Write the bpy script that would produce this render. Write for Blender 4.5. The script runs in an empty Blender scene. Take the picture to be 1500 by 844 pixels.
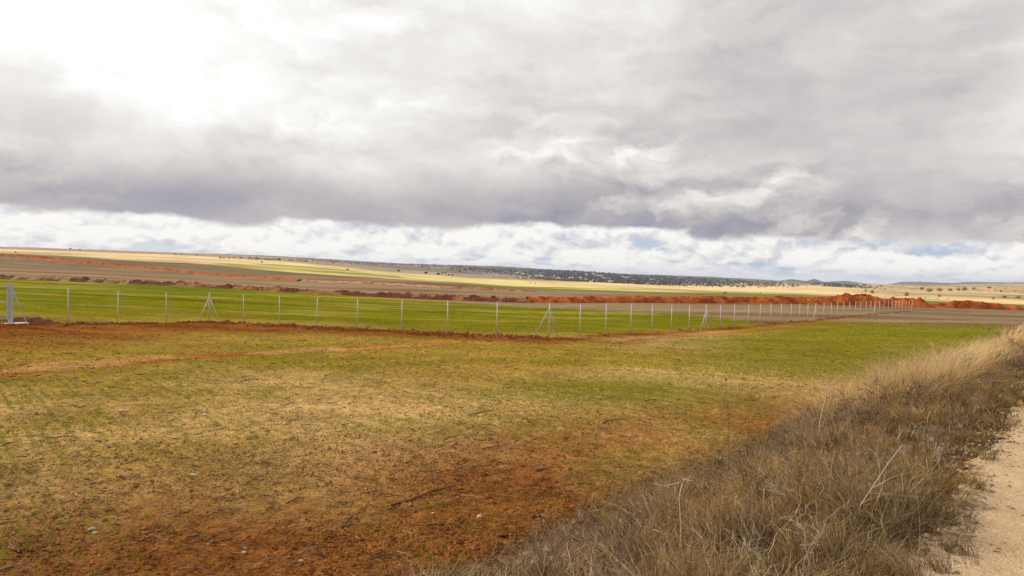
import bpy, math, random
import numpy as np
from mathutils import Matrix, Vector

random.seed(7)
RNG = np.random.default_rng(11)
scene = bpy.context.scene
COL = scene.collection

# ------------------------------------------------------------------ camera
CAM_Z = 1.75
F_PX = 1000.0                       # 24 mm lens on a 36 mm frame, 1500 px wide
PITCH = math.radians(-1.26)
ROLL = math.radians(1.6)
fwd = Vector((0, math.cos(PITCH), math.sin(PITCH)))
r0 = Vector((1, 0, 0))
u0 = r0.cross(fwd)
c_right = r0 * math.cos(ROLL) + u0 * math.sin(ROLL)
c_up = u0 * math.cos(ROLL) - r0 * math.sin(ROLL)
cam = bpy.data.cameras.new('camera')
cam.sensor_width = 36
cam.lens = 24
cam.clip_start = 0.05
cam.clip_end = 40000
cam_o = bpy.data.objects.new('camera', cam)
COL.objects.link(cam_o)
M = Matrix((c_right, c_up, -fwd)).transposed().to_4x4()
M.translation = (0, 0, CAM_Z)
cam_o.matrix_world = M
scene.camera = cam_o

# ------------------------------------------------------------------ light, exposure
scene.view_settings.view_transform = 'Standard'
scene.view_settings.look = 'None'
scene.view_settings.gamma = 1
scene.view_settings.use_curve_mapping = False
scene.view_settings.exposure = 0.0

SUN_AZ, SUN_EL = math.radians(-58), math.radians(33)
sun = bpy.data.lights.new('sun', 'SUN')
sun.energy = 4.2
sun.angle = math.radians(3)
sun.color = (1.0, 0.89, 0.72)
sun_o = bpy.data.objects.new('sun', sun)
COL.objects.link(sun_o)
sdir = Vector((math.sin(SUN_AZ) * math.cos(SUN_EL), math.cos(SUN_AZ) * math.cos(SUN_EL), math.sin(SUN_EL)))
sun_o.rotation_euler = sdir.to_track_quat('Z', 'Y').to_euler()
sun_o.location = (0, 0, 60)


# ------------------------------------------------------------------ node helper
class NT:
    def __init__(self, tree):
        self.t = tree
        self.n = tree.nodes
        self.l = tree.links

    def node(self, kind, **kw):
        n = self.n.new(kind)
        for k, v in kw.items():
            setattr(n, k, v)
        return n

    def put(self, sock, v):
        if v is None:
            return
        if isinstance(v, (int, float)):
            sock.default_value = v
        elif isinstance(v, (tuple, list)):
            if len(v) == 3 and len(sock.default_value) == 4:
                v = (*v, 1)
            sock.default_value = v
        else:
            self.l.new(v, sock)

    def m(self, op, a, b=None, c=None, clamp=False):
        n = self.node('ShaderNodeMath', operation=op, use_clamp=clamp)
        for s, v in zip(n.inputs, (a, b, c)):
            self.put(s, v)
        return n.outputs[0]

    def vm(self, op, a, b=None):
        n = self.node('ShaderNodeVectorMath', operation=op)
        self.put(n.inputs[0], a)
        if b is not None:
            self.put(n.inputs['Scale'] if op == 'SCALE' else n.inputs[1], b)
        return n.outputs[0]

    def xyz(self, x, y, z):
        n = self.node('ShaderNodeCombineXYZ')
        for s, v in zip(n.inputs, (x, y, z)):
            self.put(s, v)
        return n.outputs[0]

    def sep(self, v):
        n = self.node('ShaderNodeSeparateXYZ')
        self.put(n.inputs[0], v)
        return n.outputs

    def noise(self, vec, scale, detail=6, rough=0.55, dist=0.0, lac=2.0):
        n = self.node('ShaderNodeTexNoise')
        self.put(n.inputs['Vector'], vec)
        self.put(n.inputs['Scale'], scale)
        n.inputs['Detail'].default_value = detail
        n.inputs['Roughness'].default_value = rough
        n.inputs['Distortion'].default_value = dist
        n.inputs['Lacunarity'].default_value = lac
        return n.outputs['Fac']

    def smooth(self, v, a, b, lo=0.0, hi=1.0):
        n = self.node('ShaderNodeMapRange', interpolation_type='SMOOTHSTEP')
        for s, x in zip(n.inputs[:5], (v, a, b, lo, hi)):
            self.put(s, x)
        return n.outputs[0]

    def mix(self, f, a, b, blend='MIX'):
        n = self.node('ShaderNodeMix', data_type='RGBA', blend_type=blend)
        self.put(n.inputs[0], f)
        self.put(n.inputs[6], a)
        self.put(n.inputs[7], b)
        return n.outputs[2]

    def ramp(self, f, pts):
        n = self.node('ShaderNodeValToRGB')
        e = n.color_ramp.elements
        e[0].position, e[0].color = pts[0][0], (*pts[0][1], 1)
        e[1].position, e[1].color = pts[-1][0], (*pts[-1][1], 1)
        for p, c in pts[1:-1]:
            x = e.new(p)
            x.color = (*c, 1)
        self.put(n.inputs[0], f)
        return n.outputs[0]

    def gauss(self, x, c, w):
        d = self.m('DIVIDE', self.m('SUBTRACT', x, c), w)
        return self.m('EXPONENT', self.m('MULTIPLY', self.m('MULTIPLY', d, d), -1.0))


# ------------------------------------------------------------------ sky
world = bpy.data.worlds.new('World')
scene.world = world
world.use_nodes = True
world.node_tree.nodes.clear()
w = NT(world.node_tree)
tc = w.node('ShaderNodeTexCoord').outputs['Generated']
dx, dy, dz = w.sep(tc)
A = w.m('ARCTAN2', dx, dy)
E = w.m('ARCSINE', dz)
def puffs(vec, scale, detail=2.0):
    vo = w.node('ShaderNodeTexVoronoi', voronoi_dimensions='2D', feature='F1', normalize=True)
    w.put(vo.inputs['Vector'], vec)
    vo.inputs['Scale'].default_value = scale
    vo.inputs['Detail'].default_value = detail
    vo.inputs['Roughness'].default_value = 0.52
    vo.inputs['Lacunarity'].default_value = 2.2
    return w.m('SUBTRACT', 1.0, vo.outputs['Distance'])


def uv(ka, ke, o=0.0):
    return w.xyz(w.m('MULTIPLY', A, ka), w.m('MULTIPLY', E, ke), o)


# deck of low cloud
nL = w.noise(uv(2.2, 4.6, 4.0), 1.0, 3, 0.5)
nW = w.noise(uv(3.5, 7.0, 9.0), 1.0, 4, 0.5)
f1, f2 = w.noise(uv(22, 34, 1.0), 1.0, 4, 0.62), w.noise(uv(22, 34, 7.0), 1.0, 4, 0.62)
U = w.vm('ADD', uv(4.2, 9.5), w.vm('SCALE', w.xyz(w.m('ADD', w.m('MULTIPLY', nL, 3.0), f1), w.m('ADD', w.m('MULTIPLY', nW, 2.0), f2), 0.0), 0.42))
n1 = w.noise(U, 1.0, 7, 0.52)
n1b = w.noise(w.vm('ADD', U, (-0.10, 0.20, 0.0)), 1.0, 7, 0.52)
b1 = puffs(U, 1.5)
b2 = puffs(w.vm('ADD', U, (-0.06, 0.13, 0.0)), 1.5)
rel = w.m('SUBTRACT', n1, n1b)
lit0 = w.m('SUBTRACT', b1, b2)
mask = w.m('MULTIPLY', w.smooth(w.noise(uv(3.0, 6.5, 21.0), 1.0, 4, 0.5), 0.42, 0.62), w.smooth(E, 0.27, 0.15, 0.12, 1.0))
mask = w.m('MULTIPLY', mask, w.smooth(A, -0.35, 0.1, 0.35, 1.0))
v = w.m('MULTIPLY_ADD', w.m('SUBTRACT', nL, 0.5), 0.60, 0.635)
v = w.m('MULTIPLY_ADD', w.m('SUBTRACT', n1, 0.5), 0.56, v)
v = w.m('MULTIPLY_ADD', rel, w.m('MULTIPLY_ADD', mask, 0.9, 0.35), v)
v = w.m('MULTIPLY_ADD', w.m('MULTIPLY', lit0, mask), 1.5, v)
glow = w.m('MULTIPLY', w.gauss(A, -0.58, 0.26), w.gauss(E, 0.29, 0.13))
v = w.m('MULTIPLY_ADD', glow, 0.38, v)
glow1 = w.m('MULTIPLY', w.gauss(A, -0.42, 0.36), w.gauss(E, 0.21, 0.09))
v = w.m('MULTIPLY_ADD', glow1, 0.06, v)
glow2 = w.m('MULTIPLY', w.gauss(A, -0.03, 0.22), w.gauss(E, 0.36, 0.13))
v = w.m('MULTIPLY_ADD', glow2, 0.18, v)
shade_r = w.m('MULTIPLY', w.gauss(A, 0.40, 0.26), w.gauss(E, 0.26, 0.12))
v = w.m('MULTIPLY_ADD', shade_r, -0.14, v)
edge_r = w.m('MULTIPLY', w.gauss(A, 0.70, 0.08), w.gauss(E, 0.22, 0.10))
v = w.m('MULTIPLY_ADD', edge_r, 0.30, v)
shade_b = w.m('MULTIPLY', w.gauss(E, 0.082, 0.040), w.smooth(nW, 0.3, 0.6, 0.65, 1.0))
v = w.m('MULTIPLY_ADD', shade_b, w.smooth(A, -0.2, 0.3, -0.38, -0.32), v)
deck = w.ramp(v, [(0.0, (0.32, 0.32, 0.40)), (0.25, (0.42, 0.40, 0.445)), (0.44, (0.56, 0.525, 0.53)),
                  (0.64, (0.725, 0.69, 0.67)), (0.80, (0.87, 0.85, 0.83)), (0.92, (1.0, 0.985, 0.965)), (1.0, (1.15, 1.14, 1.12))])
# bright cumulus band far off under the edge of the deck
Ey = w.m('MULTIPLY', w.m('LOGARITHM', w.m('MULTIPLY_ADD', w.m('MAXIMUM', E, -0.02), 40.0, 1.0), 2.718), 1.7)
g1_, g2_ = w.noise(uv(60, 110, 2.0), 1.0, 4, 0.6), w.noise(uv(60, 110, 5.0), 1.0, 4, 0.6)
Q0 = w.xyz(w.m('MULTIPLY', A, 15.0), Ey, 0.0)
Q = w.vm('ADD', Q0, w.vm('SCALE', w.xyz(g1_, g2_, 0.0), 0.32))
nC = puffs(Q, 1.0, 2.5)
nC2 = puffs(w.vm('ADD', Q, (-0.06, 0.20, 0)), 1.0, 2.5)
nF = w.noise(Q, 1.3, 5, 0.56)
nF2 = w.noise(w.vm('ADD', Q, (-0.08, 0.26, 0)), 1.3, 5, 0.56)
big = w.noise(w.xyz(w.m('MULTIPLY', A, 5.0), w.m('MULTIPLY', Ey, 0.9), 3.0), 1.0, 3, 0.5)
cv = w.m('MULTIPLY_ADD', w.m('SUBTRACT', nC, nC2), 1.5, 0.68)
cv = w.m('MULTIPLY_ADD', w.m('SUBTRACT', nF, nF2), 1.7, cv)
cv = w.m('MULTIPLY_ADD', w.m('SUBTRACT', big, 0.5), 1.0, cv)
cum = w.ramp(cv, [(0.0, (0.50, 0.53, 0.66)), (0.3, (0.64, 0.65, 0.73)), (0.55, (0.85, 0.835, 0.83)), (0.8, (1.0, 0.985, 0.955))])
sky = w.node('ShaderNodeTexSky', sky_type='NISHITA', sun_disc=False)
sky.sun_elevation = SUN_EL
sky.sun_rotation = SUN_AZ
sky.air_density = 1.0
sky.dust_density = 1.5
blue = w.mix(0.65, w.mix(1.0, sky.outputs[0], (0.10, 0.10, 0.10), 'MULTIPLY'), (0.50, 0.68, 0.95))
cover = w.smooth(w.m('ADD', w.m('MULTIPLY_ADD', nF, 0.65, w.m('MULTIPLY', big, 0.5)), w.smooth(E, 0.0, 0.04, -0.02, 0.04)), 0.42, 0.54)
low = w.mix(cover, blue, cum)
low = w.mix(w.smooth(E, 0.024, -0.002, 0.0, 0.7), low, (0.70, 0.78, 0.92))
# ragged lower edge of the deck
nE = w.noise(w.vm('ADD', uv(6.0, 12.0, 2.0), w.vm('SCALE', w.xyz(f1, f2, 0.0), 0.30)), 1.0, 5, 0.58)
edge = w.m('MULTIPLY_ADD', w.m('SUBTRACT', nE, 0.5), 0.055, E)
edge = w.m('ADD', edge, w.m('ADD', w.smooth(A, 0.1, -0.35, -0.002, 0.010), w.smooth(A, 0.0, 0.5, 0.0, 0.020)))
dm = w.smooth(edge, 0.066, 0.076)
final = w.mix(dm, low, deck)
world.cycles.sampling_method = 'NONE'
bg = w.node('ShaderNodeBackground')
w.put(bg.inputs[0], final)
bg.inputs[1].default_value = 1.0
w.l.new(bg.outputs[0], w.node('ShaderNodeOutputWorld').inputs[0])


# ------------------------------------------------------------------ numpy helpers
def vnoise(x, y, seed=0):
    xi, yi = np.floor(x).astype(np.int64), np.floor(y).astype(np.int64)
    fx, fy = x - xi, y - yi
    fx, fy = fx * fx * (3 - 2 * fx), fy * fy * (3 - 2 * fy)

    def h(i, j):
        n = (i * 374761393 + j * 668265263 + seed * 974634777) & 0x7fffffff
        n = ((n ^ (n >> 13)) * 1274126177) & 0x7fffffff
        return ((n ^ (n >> 16)) & 0xffff) / 65535.0
    return (h(xi, yi) * (1 - fx) + h(xi + 1, yi) * fx) * (1 - fy) + (h(xi, yi + 1) * (1 - fx) + h(xi + 1, yi + 1) * fx) * fy


def fbm(x, y, scale=1.0, octs=4, seed=0):
    a, s, t = 1.0, 0.0, 0.0
    f = scale
    for o in range(octs):
        s = s + a * vnoise(x * f + 17.3 * o, y * f - 9.1 * o, seed + o)
        t += a
        a *= 0.5
        f *= 2.03
    return s / t


def sstep(x, a, b):
    t = np.clip((x - a) / (b - a), 0, 1)
    return t * t * (3 - 2 * t)


def mesh_data(name, verts, faces, cols=None, mat=None, smooth=False, attrs=None, nper=None):
    """faces: (N,3) or (N,4) array"""
    me = bpy.data.meshes.new(name)
    verts = np.asarray(verts, dtype=np.float32)
    faces = np.asarray(faces, dtype=np.int32)
    k = faces.shape[1]
    me.vertices.add(len(verts))
    me.vertices.foreach_set('co', verts.ravel())
    me.loops.add(faces.size)
    me.loops.foreach_set('vertex_index', faces.ravel())
    me.polygons.add(len(faces))
    me.polygons.foreach_set('loop_start', np.arange(0, faces.size, k, dtype=np.int32))
    me.polygons.foreach_set('loop_total', np.full(len(faces), k, dtype=np.int32))
    me.polygons.foreach_set('use_smooth', np.full(len(faces), smooth, dtype=bool))
    if cols is not None:
        at = me.attributes.new('col', 'FLOAT_COLOR', 'POINT')
        c = np.ones((len(verts), 4), dtype=np.float32)
        c[:, :3] = cols
        at.data.foreach_set('color', c.ravel())
    for an, av in (attrs or {}).items():
        at = me.attributes.new(an, 'FLOAT', 'POINT')
        at.data.foreach_set('value', np.asarray(av, dtype=np.float32))
    me.update()
    me.validate()
    if mat:
        me.materials.append(mat)
    return me


def obj(name, me, parent=None, loc=None):
    o = bpy.data.objects.new(name, me)
    COL.objects.link(o)
    if parent:
        o.parent = parent
    if loc is not None:
        o.location = loc
    return o


def tag(o, label=None, cat=None, group=None, kind=None):
    if label:
        o['label'] = label
    if cat:
        o['category'] = cat
    if group:
        o['group'] = group
    if kind:
        o['kind'] = kind
    return o


def thing(name, label, cat, loc, rz=0.0, group=None):
    o = bpy.data.objects.new(name, None)
    o.empty_display_size = 0.2
    COL.objects.link(o)
    o.location = loc
    o.rotation_euler = (0, 0, rz)
    return tag(o, label, cat, group)


def copy_tree(o, parent=None):
    c = o.copy()
    COL.objects.link(c)
    if parent:
        c.parent = parent
    for ch in list(o.children):
        copy_tree(ch, c)
    return c


class MB:
    """collects simple solids into one mesh (triangles)"""
    def __init__(self):
        self.v, self.f, self.c = [], [], []

    def add(self, vs, fs, c=None):
        b = len(self.v)
        self.v += [tuple(p) for p in vs]
        for f in fs:
            for i in range(1, len(f) - 1):
                self.f.append((b + f[0], b + f[i], b + f[i + 1]))
        self.c += [c or (1, 1, 1)] * len(vs)

    def box(self, lo, hi, c=None):
        x0, y0, z0 = lo
        x1, y1, z1 = hi
        self.add([(x0, y0, z0), (x1, y0, z0), (x1, y1, z0), (x0, y1, z0), (x0, y0, z1), (x1, y0, z1), (x1, y1, z1), (x0, y1, z1)],
                 [(3, 2, 1, 0), (4, 5, 6, 7), (0, 1, 5, 4), (1, 2, 6, 5), (2, 3, 7, 6), (3, 0, 4, 7)], c)

    def tube(self, pts, rad, n=8, c=None, caps=True):
        pts = [Vector(p) for p in pts]
        if not isinstance(rad, (list, tuple)):
            rad = [rad] * len(pts)
        vs, fs = [], []
        for i, p in enumerate(pts):
            t = (pts[min(i + 1, len(pts) - 1)] - pts[max(i - 1, 0)]).normalized()
            a = t.cross(Vector((0, 0, 1)) if abs(t.z) < 0.9 else Vector((1, 0, 0))).normalized()
            b = t.cross(a)
            for k in range(n):
                th = 2 * math.pi * k / n
                vs.append(p + (a * math.cos(th) + b * math.sin(th)) * rad[i])
        for i in range(len(pts) - 1):
            for k in range(n):
                k2 = (k + 1) % n
                fs.append((i * n + k, i * n + k2, (i + 1) * n + k2, (i + 1) * n + k))
        if caps:
            fs.append(tuple(range(n - 1, -1, -1)))
            fs.append(tuple(range((len(pts) - 1) * n, len(pts) * n)))
        self.add(vs, fs, c)

    def data(self, name, mat, smooth=False, col=False):
        return mesh_data(name, self.v, self.f, np.array(self.c) if col else None, mat, smooth)


# ------------------------------------------------------------------ the lie of the land
# columns: azimuth (as tan), each with distance and height below / above the camera's eye, read as slope * distance
HOR = lambda px: 400.0 + 0.0279 * (px - 750)
TABLE = {   # px column: [(Y distance, image row)]
    0:    [(38, 467), (150, 409), (200, 400.5), (300, 387), (400, 375.5), (480, 371), (1100, 365.5), (2300, 362)],
    150:  [(44, 469), (146, 415), (200, 405), (280, 398), (370, 390), (470, 377), (1100, 370), (2600, 366.5)],
    300:  [(48, 471), (142, 421), (200, 413), (335, 404.5), (440, 385.5), (800, 379), (1200, 375.5), (3000, 373)],
    450:  [(45, 479), (137, 430.5), (200, 422), (300, 413), (410, 401), (700, 389), (1200, 384), (3300, 378.5)],
    600:  [(43, 486), (132, 437.5), (190, 428), (270, 419), (420, 409), (800, 401.5), (1500, 396), (2500, 391), (3400, 387.5)],
    750:  [(41, 491), (130, 443.5), (180, 435), (250, 426), (400, 420.5), (720, 411), (1500, 405), (2600, 396), (3500, 390.5)],
    900:  [(44, 490), (98, 457), (137, 443.5), (200, 433.5), (280, 428), (420, 423), (1000, 415), (1900, 411), (3000, 404), (3800, 401)],
    1050: [(57, 482), (80, 464), (145, 444.5), (200, 435.5), (300, 430.5), (400, 428), (1400, 419.5), (2500, 414), (4200, 405.5)],
    1200: [(83, 467), (150, 445.5), (200, 437), (300, 432.5), (600, 425), (1600, 419.5), (3000, 416.5), (5000, 414.5)],
    1350: [(78, 471), (130, 455.5), (155, 450.5), (200, 445), (400, 433), (1200, 424.5), (2500, 420), (5000, 418.8)],
    1500: [(70, 476), (130, 459), (160, 455), (220, 447), (430, 438), (900, 428), (2000, 420.5), (3000, 415)],
}
NEAR = [(0.5, -1.15), (6, -1.18), (12, -1.32), (24, -1.62)]
az_c, rows_c = [], []
for px, lst in TABLE.items():
    u = (px - 750) / F_PX
    sec = math.sqrt(1 + u * u)
    pts = [(math.log(r), z) for r, z in NEAR]
    for Y, py in lst:
        z = CAM_Z - (py - HOR(px)) * Y / F_PX
        pts.append((math.log(Y * sec), z))
    zl, rl = pts[-1][1], lst[-1][0] * sec
    pts.append((math.log(rl * 1.35), zl - 0.004 * rl))
    pts.append((math.log(13000), zl - 60))
    az_c.append(math.atan(u))
    rows_c.append(pts)
NA, NR = 420, 620
AZ0, AZ1 = -0.80, 0.80
LR0, LR1 = math.log(0.5), math.log(13000)
lr = np.linspace(LR0, LR1, NR)
colz = np.array([np.interp(lr, [p[0] for p in pts], [p[1] for p in pts]) for pts in rows_c])
azg = np.linspace(AZ0, AZ1, NA)
ZG = np.empty((NA, NR))
for j in range(NR):
    ZG[:, j] = np.interp(azg, az_c, colz[:, j])


def blur(a, n, axis):
    k = np.hanning(2 * n + 3)[1:-1]
    k /= k.sum()
    pad = [(0, 0), (0, 0)]
    pad[axis] = (n, n)
    b = np.pad(a, pad, mode='edge')
    out = np.zeros_like(a)
    for i, kk in enumerate(k):
        sl = [slice(None), slice(None)]
        sl[axis] = slice(i, i + a.shape[axis])
        out += kk * b[tuple(sl)]
    return out


ZG = blur(blur(ZG, 22, 0), 5, 1)

RD = np.array([0.64, 0.77])
RD /= np.linalg.norm(RD)
RN = np.array([-RD[1], RD[0]])


def qs(x, y):
    return x * RN[0] + y * RN[1], x * RD[0] + y * RD[1]


def H(x, y):
    x = np.asarray(x, dtype=np.float64)
    y = np.asarray(y, dtype=np.float64)
    az = np.clip(np.arctan2(x, y), AZ0, AZ1)
    r = np.clip(np.hypot(x, y), 0.51, 12990)
    fa = np.clip((az - AZ0) / (AZ1 - AZ0) * (NA - 1), 0, NA - 1.001)
    fr = np.clip((np.log(r) - LR0) / (LR1 - LR0) * (NR - 1), 0, NR - 1.001)
    i, j = fa.astype(int), fr.astype(int)
    a, b = fa - i, fr - j
    z = (ZG[i, j] * (1 - b) + ZG[i, j + 1] * b) * (1 - a) + (ZG[i + 1, j] * (1 - b) + ZG[i + 1, j + 1] * b) * a
    # road embankment
    q, s = qs(x, y)
    bank = 1.16 * np.exp(-(np.maximum(s, 0) / 70.0) ** 2)
    qq = q + 0.5 * (fbm(s, s * 0, 0.25, 2, 5) - 0.5)
    prof = 1 - sstep(qq, 0.95, 4.5)
    prof = prof * (0.25 + 0.75 * sstep(q, -7.5, -3.6))
    near = np.exp(-(np.abs(s) / 120.0) ** 4)
    z = z + bank * prof * near
    # clods and drill rows of the near field
    nf_ = (1 - sstep(r, 16, 38)) * sstep(q, 3.5, 5)
    z = z + nf_ * (0.10 * (fbm(x, y, 2.3, 3, 73) - 0.5) + 0.055 * (fbm(x, y, 7.0, 3, 75) - 0.5))
    z = z + nf_ * 0.008 * np.sin((x * 0.76 + y * 0.65) / 0.20 * 2 * math.pi)
    # unevenness of the fields
    z = z + 0.10 * (fbm(x, y, 0.12, 3, 21) - 0.5) * sstep(r, 4, 14)
    z = z + (0.0012 * r) * (fbm(x, y, 0.02, 3, 31) - 0.5) * sstep(r, 60, 200)
    z = z + 12.0 * (fbm(x, y, 0.0022, 4, 51) - 0.5) * sstep(r, 1700, 3000)
    return z


def pxdir(px, py):
    a, b = (px - 750) / F_PX, -(py - 422) / F_PX
    d = fwd + c_right * a + c_up * b
    return np.array(d) / d.length


def ground_at(px, py, rmin=3.0, rmax=9000.0):
    """where the line of sight through a point of the view meets the land"""
    d = pxdir(px, py)
    t = np.exp(np.linspace(math.log(rmin), math.log(rmax), 2600))
    x, y, z = d[0] * t, d[1] * t, CAM_Z + d[2] * t
    below = z < H(x, y)
    if not below.any():
        i = int(np.argmin(np.abs(z - H(x, y)) / t))
    else:
        i = int(np.argmax(below))
    return float(x[i]), float(y[i]), float(H(x[i], y[i]))


def at_dist(px, Y):
    """ground point under a view column at forward distance Y"""
    x = (px - 750) / F_PX * Y
    return float(x), float(Y), float(H(x, Y))


def curve(pts):
    """field boundary: forward distance as a function of bearing"""
    az = [math.atan((p[0] - 750) / F_PX) for p in pts]
    rr = [math.log(p[1] * math.sqrt(1 + ((p[0] - 750) / F_PX) ** 2)) for p in pts]
    return lambda a: np.exp(np.interp(a, az, rr))


L_RIDGE = curve([(-150, 152), (0, 150), (150, 146), (300, 142), (450, 137), (600, 132), (750, 130), (900, 137), (1050, 145), (1200, 150), (1350, 155), (1500, 160), (1700, 166)])
L_GREEN = curve([(-150, 149), (0, 149), (530, 134), (600, 125), (750, 112), (900, 98), (1000, 86), (1080, 76), (1130, 66), (1300, 50)])
L_BROWN = curve([(0, 480), (100, 472), (200, 450), (300, 440), (400, 420), (500, 410), (600, 400), (750, 385), (900, 330), (1000, 320), (1150, 300), (1300, 250), (1500, 230)])
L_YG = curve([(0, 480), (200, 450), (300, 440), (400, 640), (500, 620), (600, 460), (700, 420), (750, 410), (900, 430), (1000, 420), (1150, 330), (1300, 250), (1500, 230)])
L_LIT = curve([(0, 1100), (150, 1100), (300, 1200), (400, 1050), (500, 880), (600, 800), (700, 740), (800, 800), (900, 1050), (1050, 1500), (1200, 1600), (1350, 560), (1500, 420)])
L_WOOD0 = curve([(600, 3200), (690, 2300), (750, 2000), (900, 1750), (1000, 1900), (1100, 2300), (1250, 3000), (1500, 4000)])

# fence line: three straight runs
FENCE_A = [(-75, 60.0), (307, 42.0)]
FENCE_B = [(307, 42.0), (806, 51.5)]
FENCE_C = [(806, 51.5), (1337, 16.2)]


def fpos(px, run):
    (x0, h0), (x1, h1) = run
    h = h0 + (h1 - h0) * (px - x0) / (x1 - x0)
    Y = 2000.0 / h
    return (px - 750) / F_PX * Y, Y


FP = [fpos(-75, FENCE_A), fpos(307, FENCE_A), fpos(806, FENCE_B), fpos(1337, FENCE_C)]


def seg_dist(x, y, p, q):
    dx_, dy_ = q[0] - p[0], q[1] - p[1]
    L2 = dx_ * dx_ + dy_ * dy_
    t = np.clip(((x - p[0]) * dx_ + (y - p[1]) * dy_) / L2, 0, 1)
    ex, ey = x - (p[0] + t * dx_), y - (p[1] + t * dy_)
    side = np.sign((x - p[0]) * dy_ - (y - p[1]) * dx_)
    return np.hypot(ex, ey), side, t


def poly_dist(x, y, pts):
    best = np.full(np.shape(x), 1e9)
    for p, q in zip(pts[:-1], pts[1:]):
        d, _, _ = seg_dist(x, y, p, q)
        best = np.minimum(best, d)
    return best


def fence_r(a):
    """range of the fence line along a bearing"""
    px = 750 + F_PX * np.tan(np.clip(a, -0.95, 0.95))
    h = np.where(px < 307, 42 + (307 - px) * (18.0 / 382), np.where(px < 806, 42 + (px - 307) * (9.5 / 499), 51.5 - (px - 806) * (35.3 / 531)))
    h = np.maximum(h, 12.0)
    return 2000.0 / h / np.cos(np.clip(a, -0.95, 0.95))


TRAM = [ground_at(*p)[:2] for p in ((-40, 421), (20, 425), (104, 431), (180, 434), (316, 443), (420, 447), (520, 452))]
TRAM2 = [ground_at(*p)[:2] for p in ((560, 452), (660, 460), (760, 466), (900, 471))]
TRACK = [ground_at(*p)[:2] for p in ((-60, 552), (0, 545), (120, 535), (250, 526), (360, 518), (480, 512), (640, 505), (760, 500), (900, 497))]
RED_STRIP = [ground_at(*p)[:2] for p in ((900, 503), (1000, 492), (1100, 486), (1200, 477), (1330, 464))]  # strip of red soil in front of the fence, centre right


def lerp(c0, c1, t):
    return c0 * (1 - t[..., None]) + np.asarray(c1) * t[..., None]


C = {k: np.array(v_) for k, v_ in dict(
    olive=(0.335, 0.215, 0.040), sand=(0.50, 0.325, 0.125), red=(0.255, 0.085, 0.02), deep=(0.19, 0.045, 0.008),
    crop=(0.17, 0.165, 0.006), grey=(0.255, 0.18, 0.105), brown=(0.21, 0.125, 0.065), beige=(0.70, 0.53, 0.29),  # beige: stubble colour brightened by painted sunlight
    yellow=(0.56, 0.48, 0.18), green2=(0.20, 0.21, 0.05), mauve=(0.33, 0.235, 0.175), slope=(0.30, 0.27, 0.19), far=(0.36, 0.31, 0.2),
    litter=(0.085, 0.058, 0.034)).items()}


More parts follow.
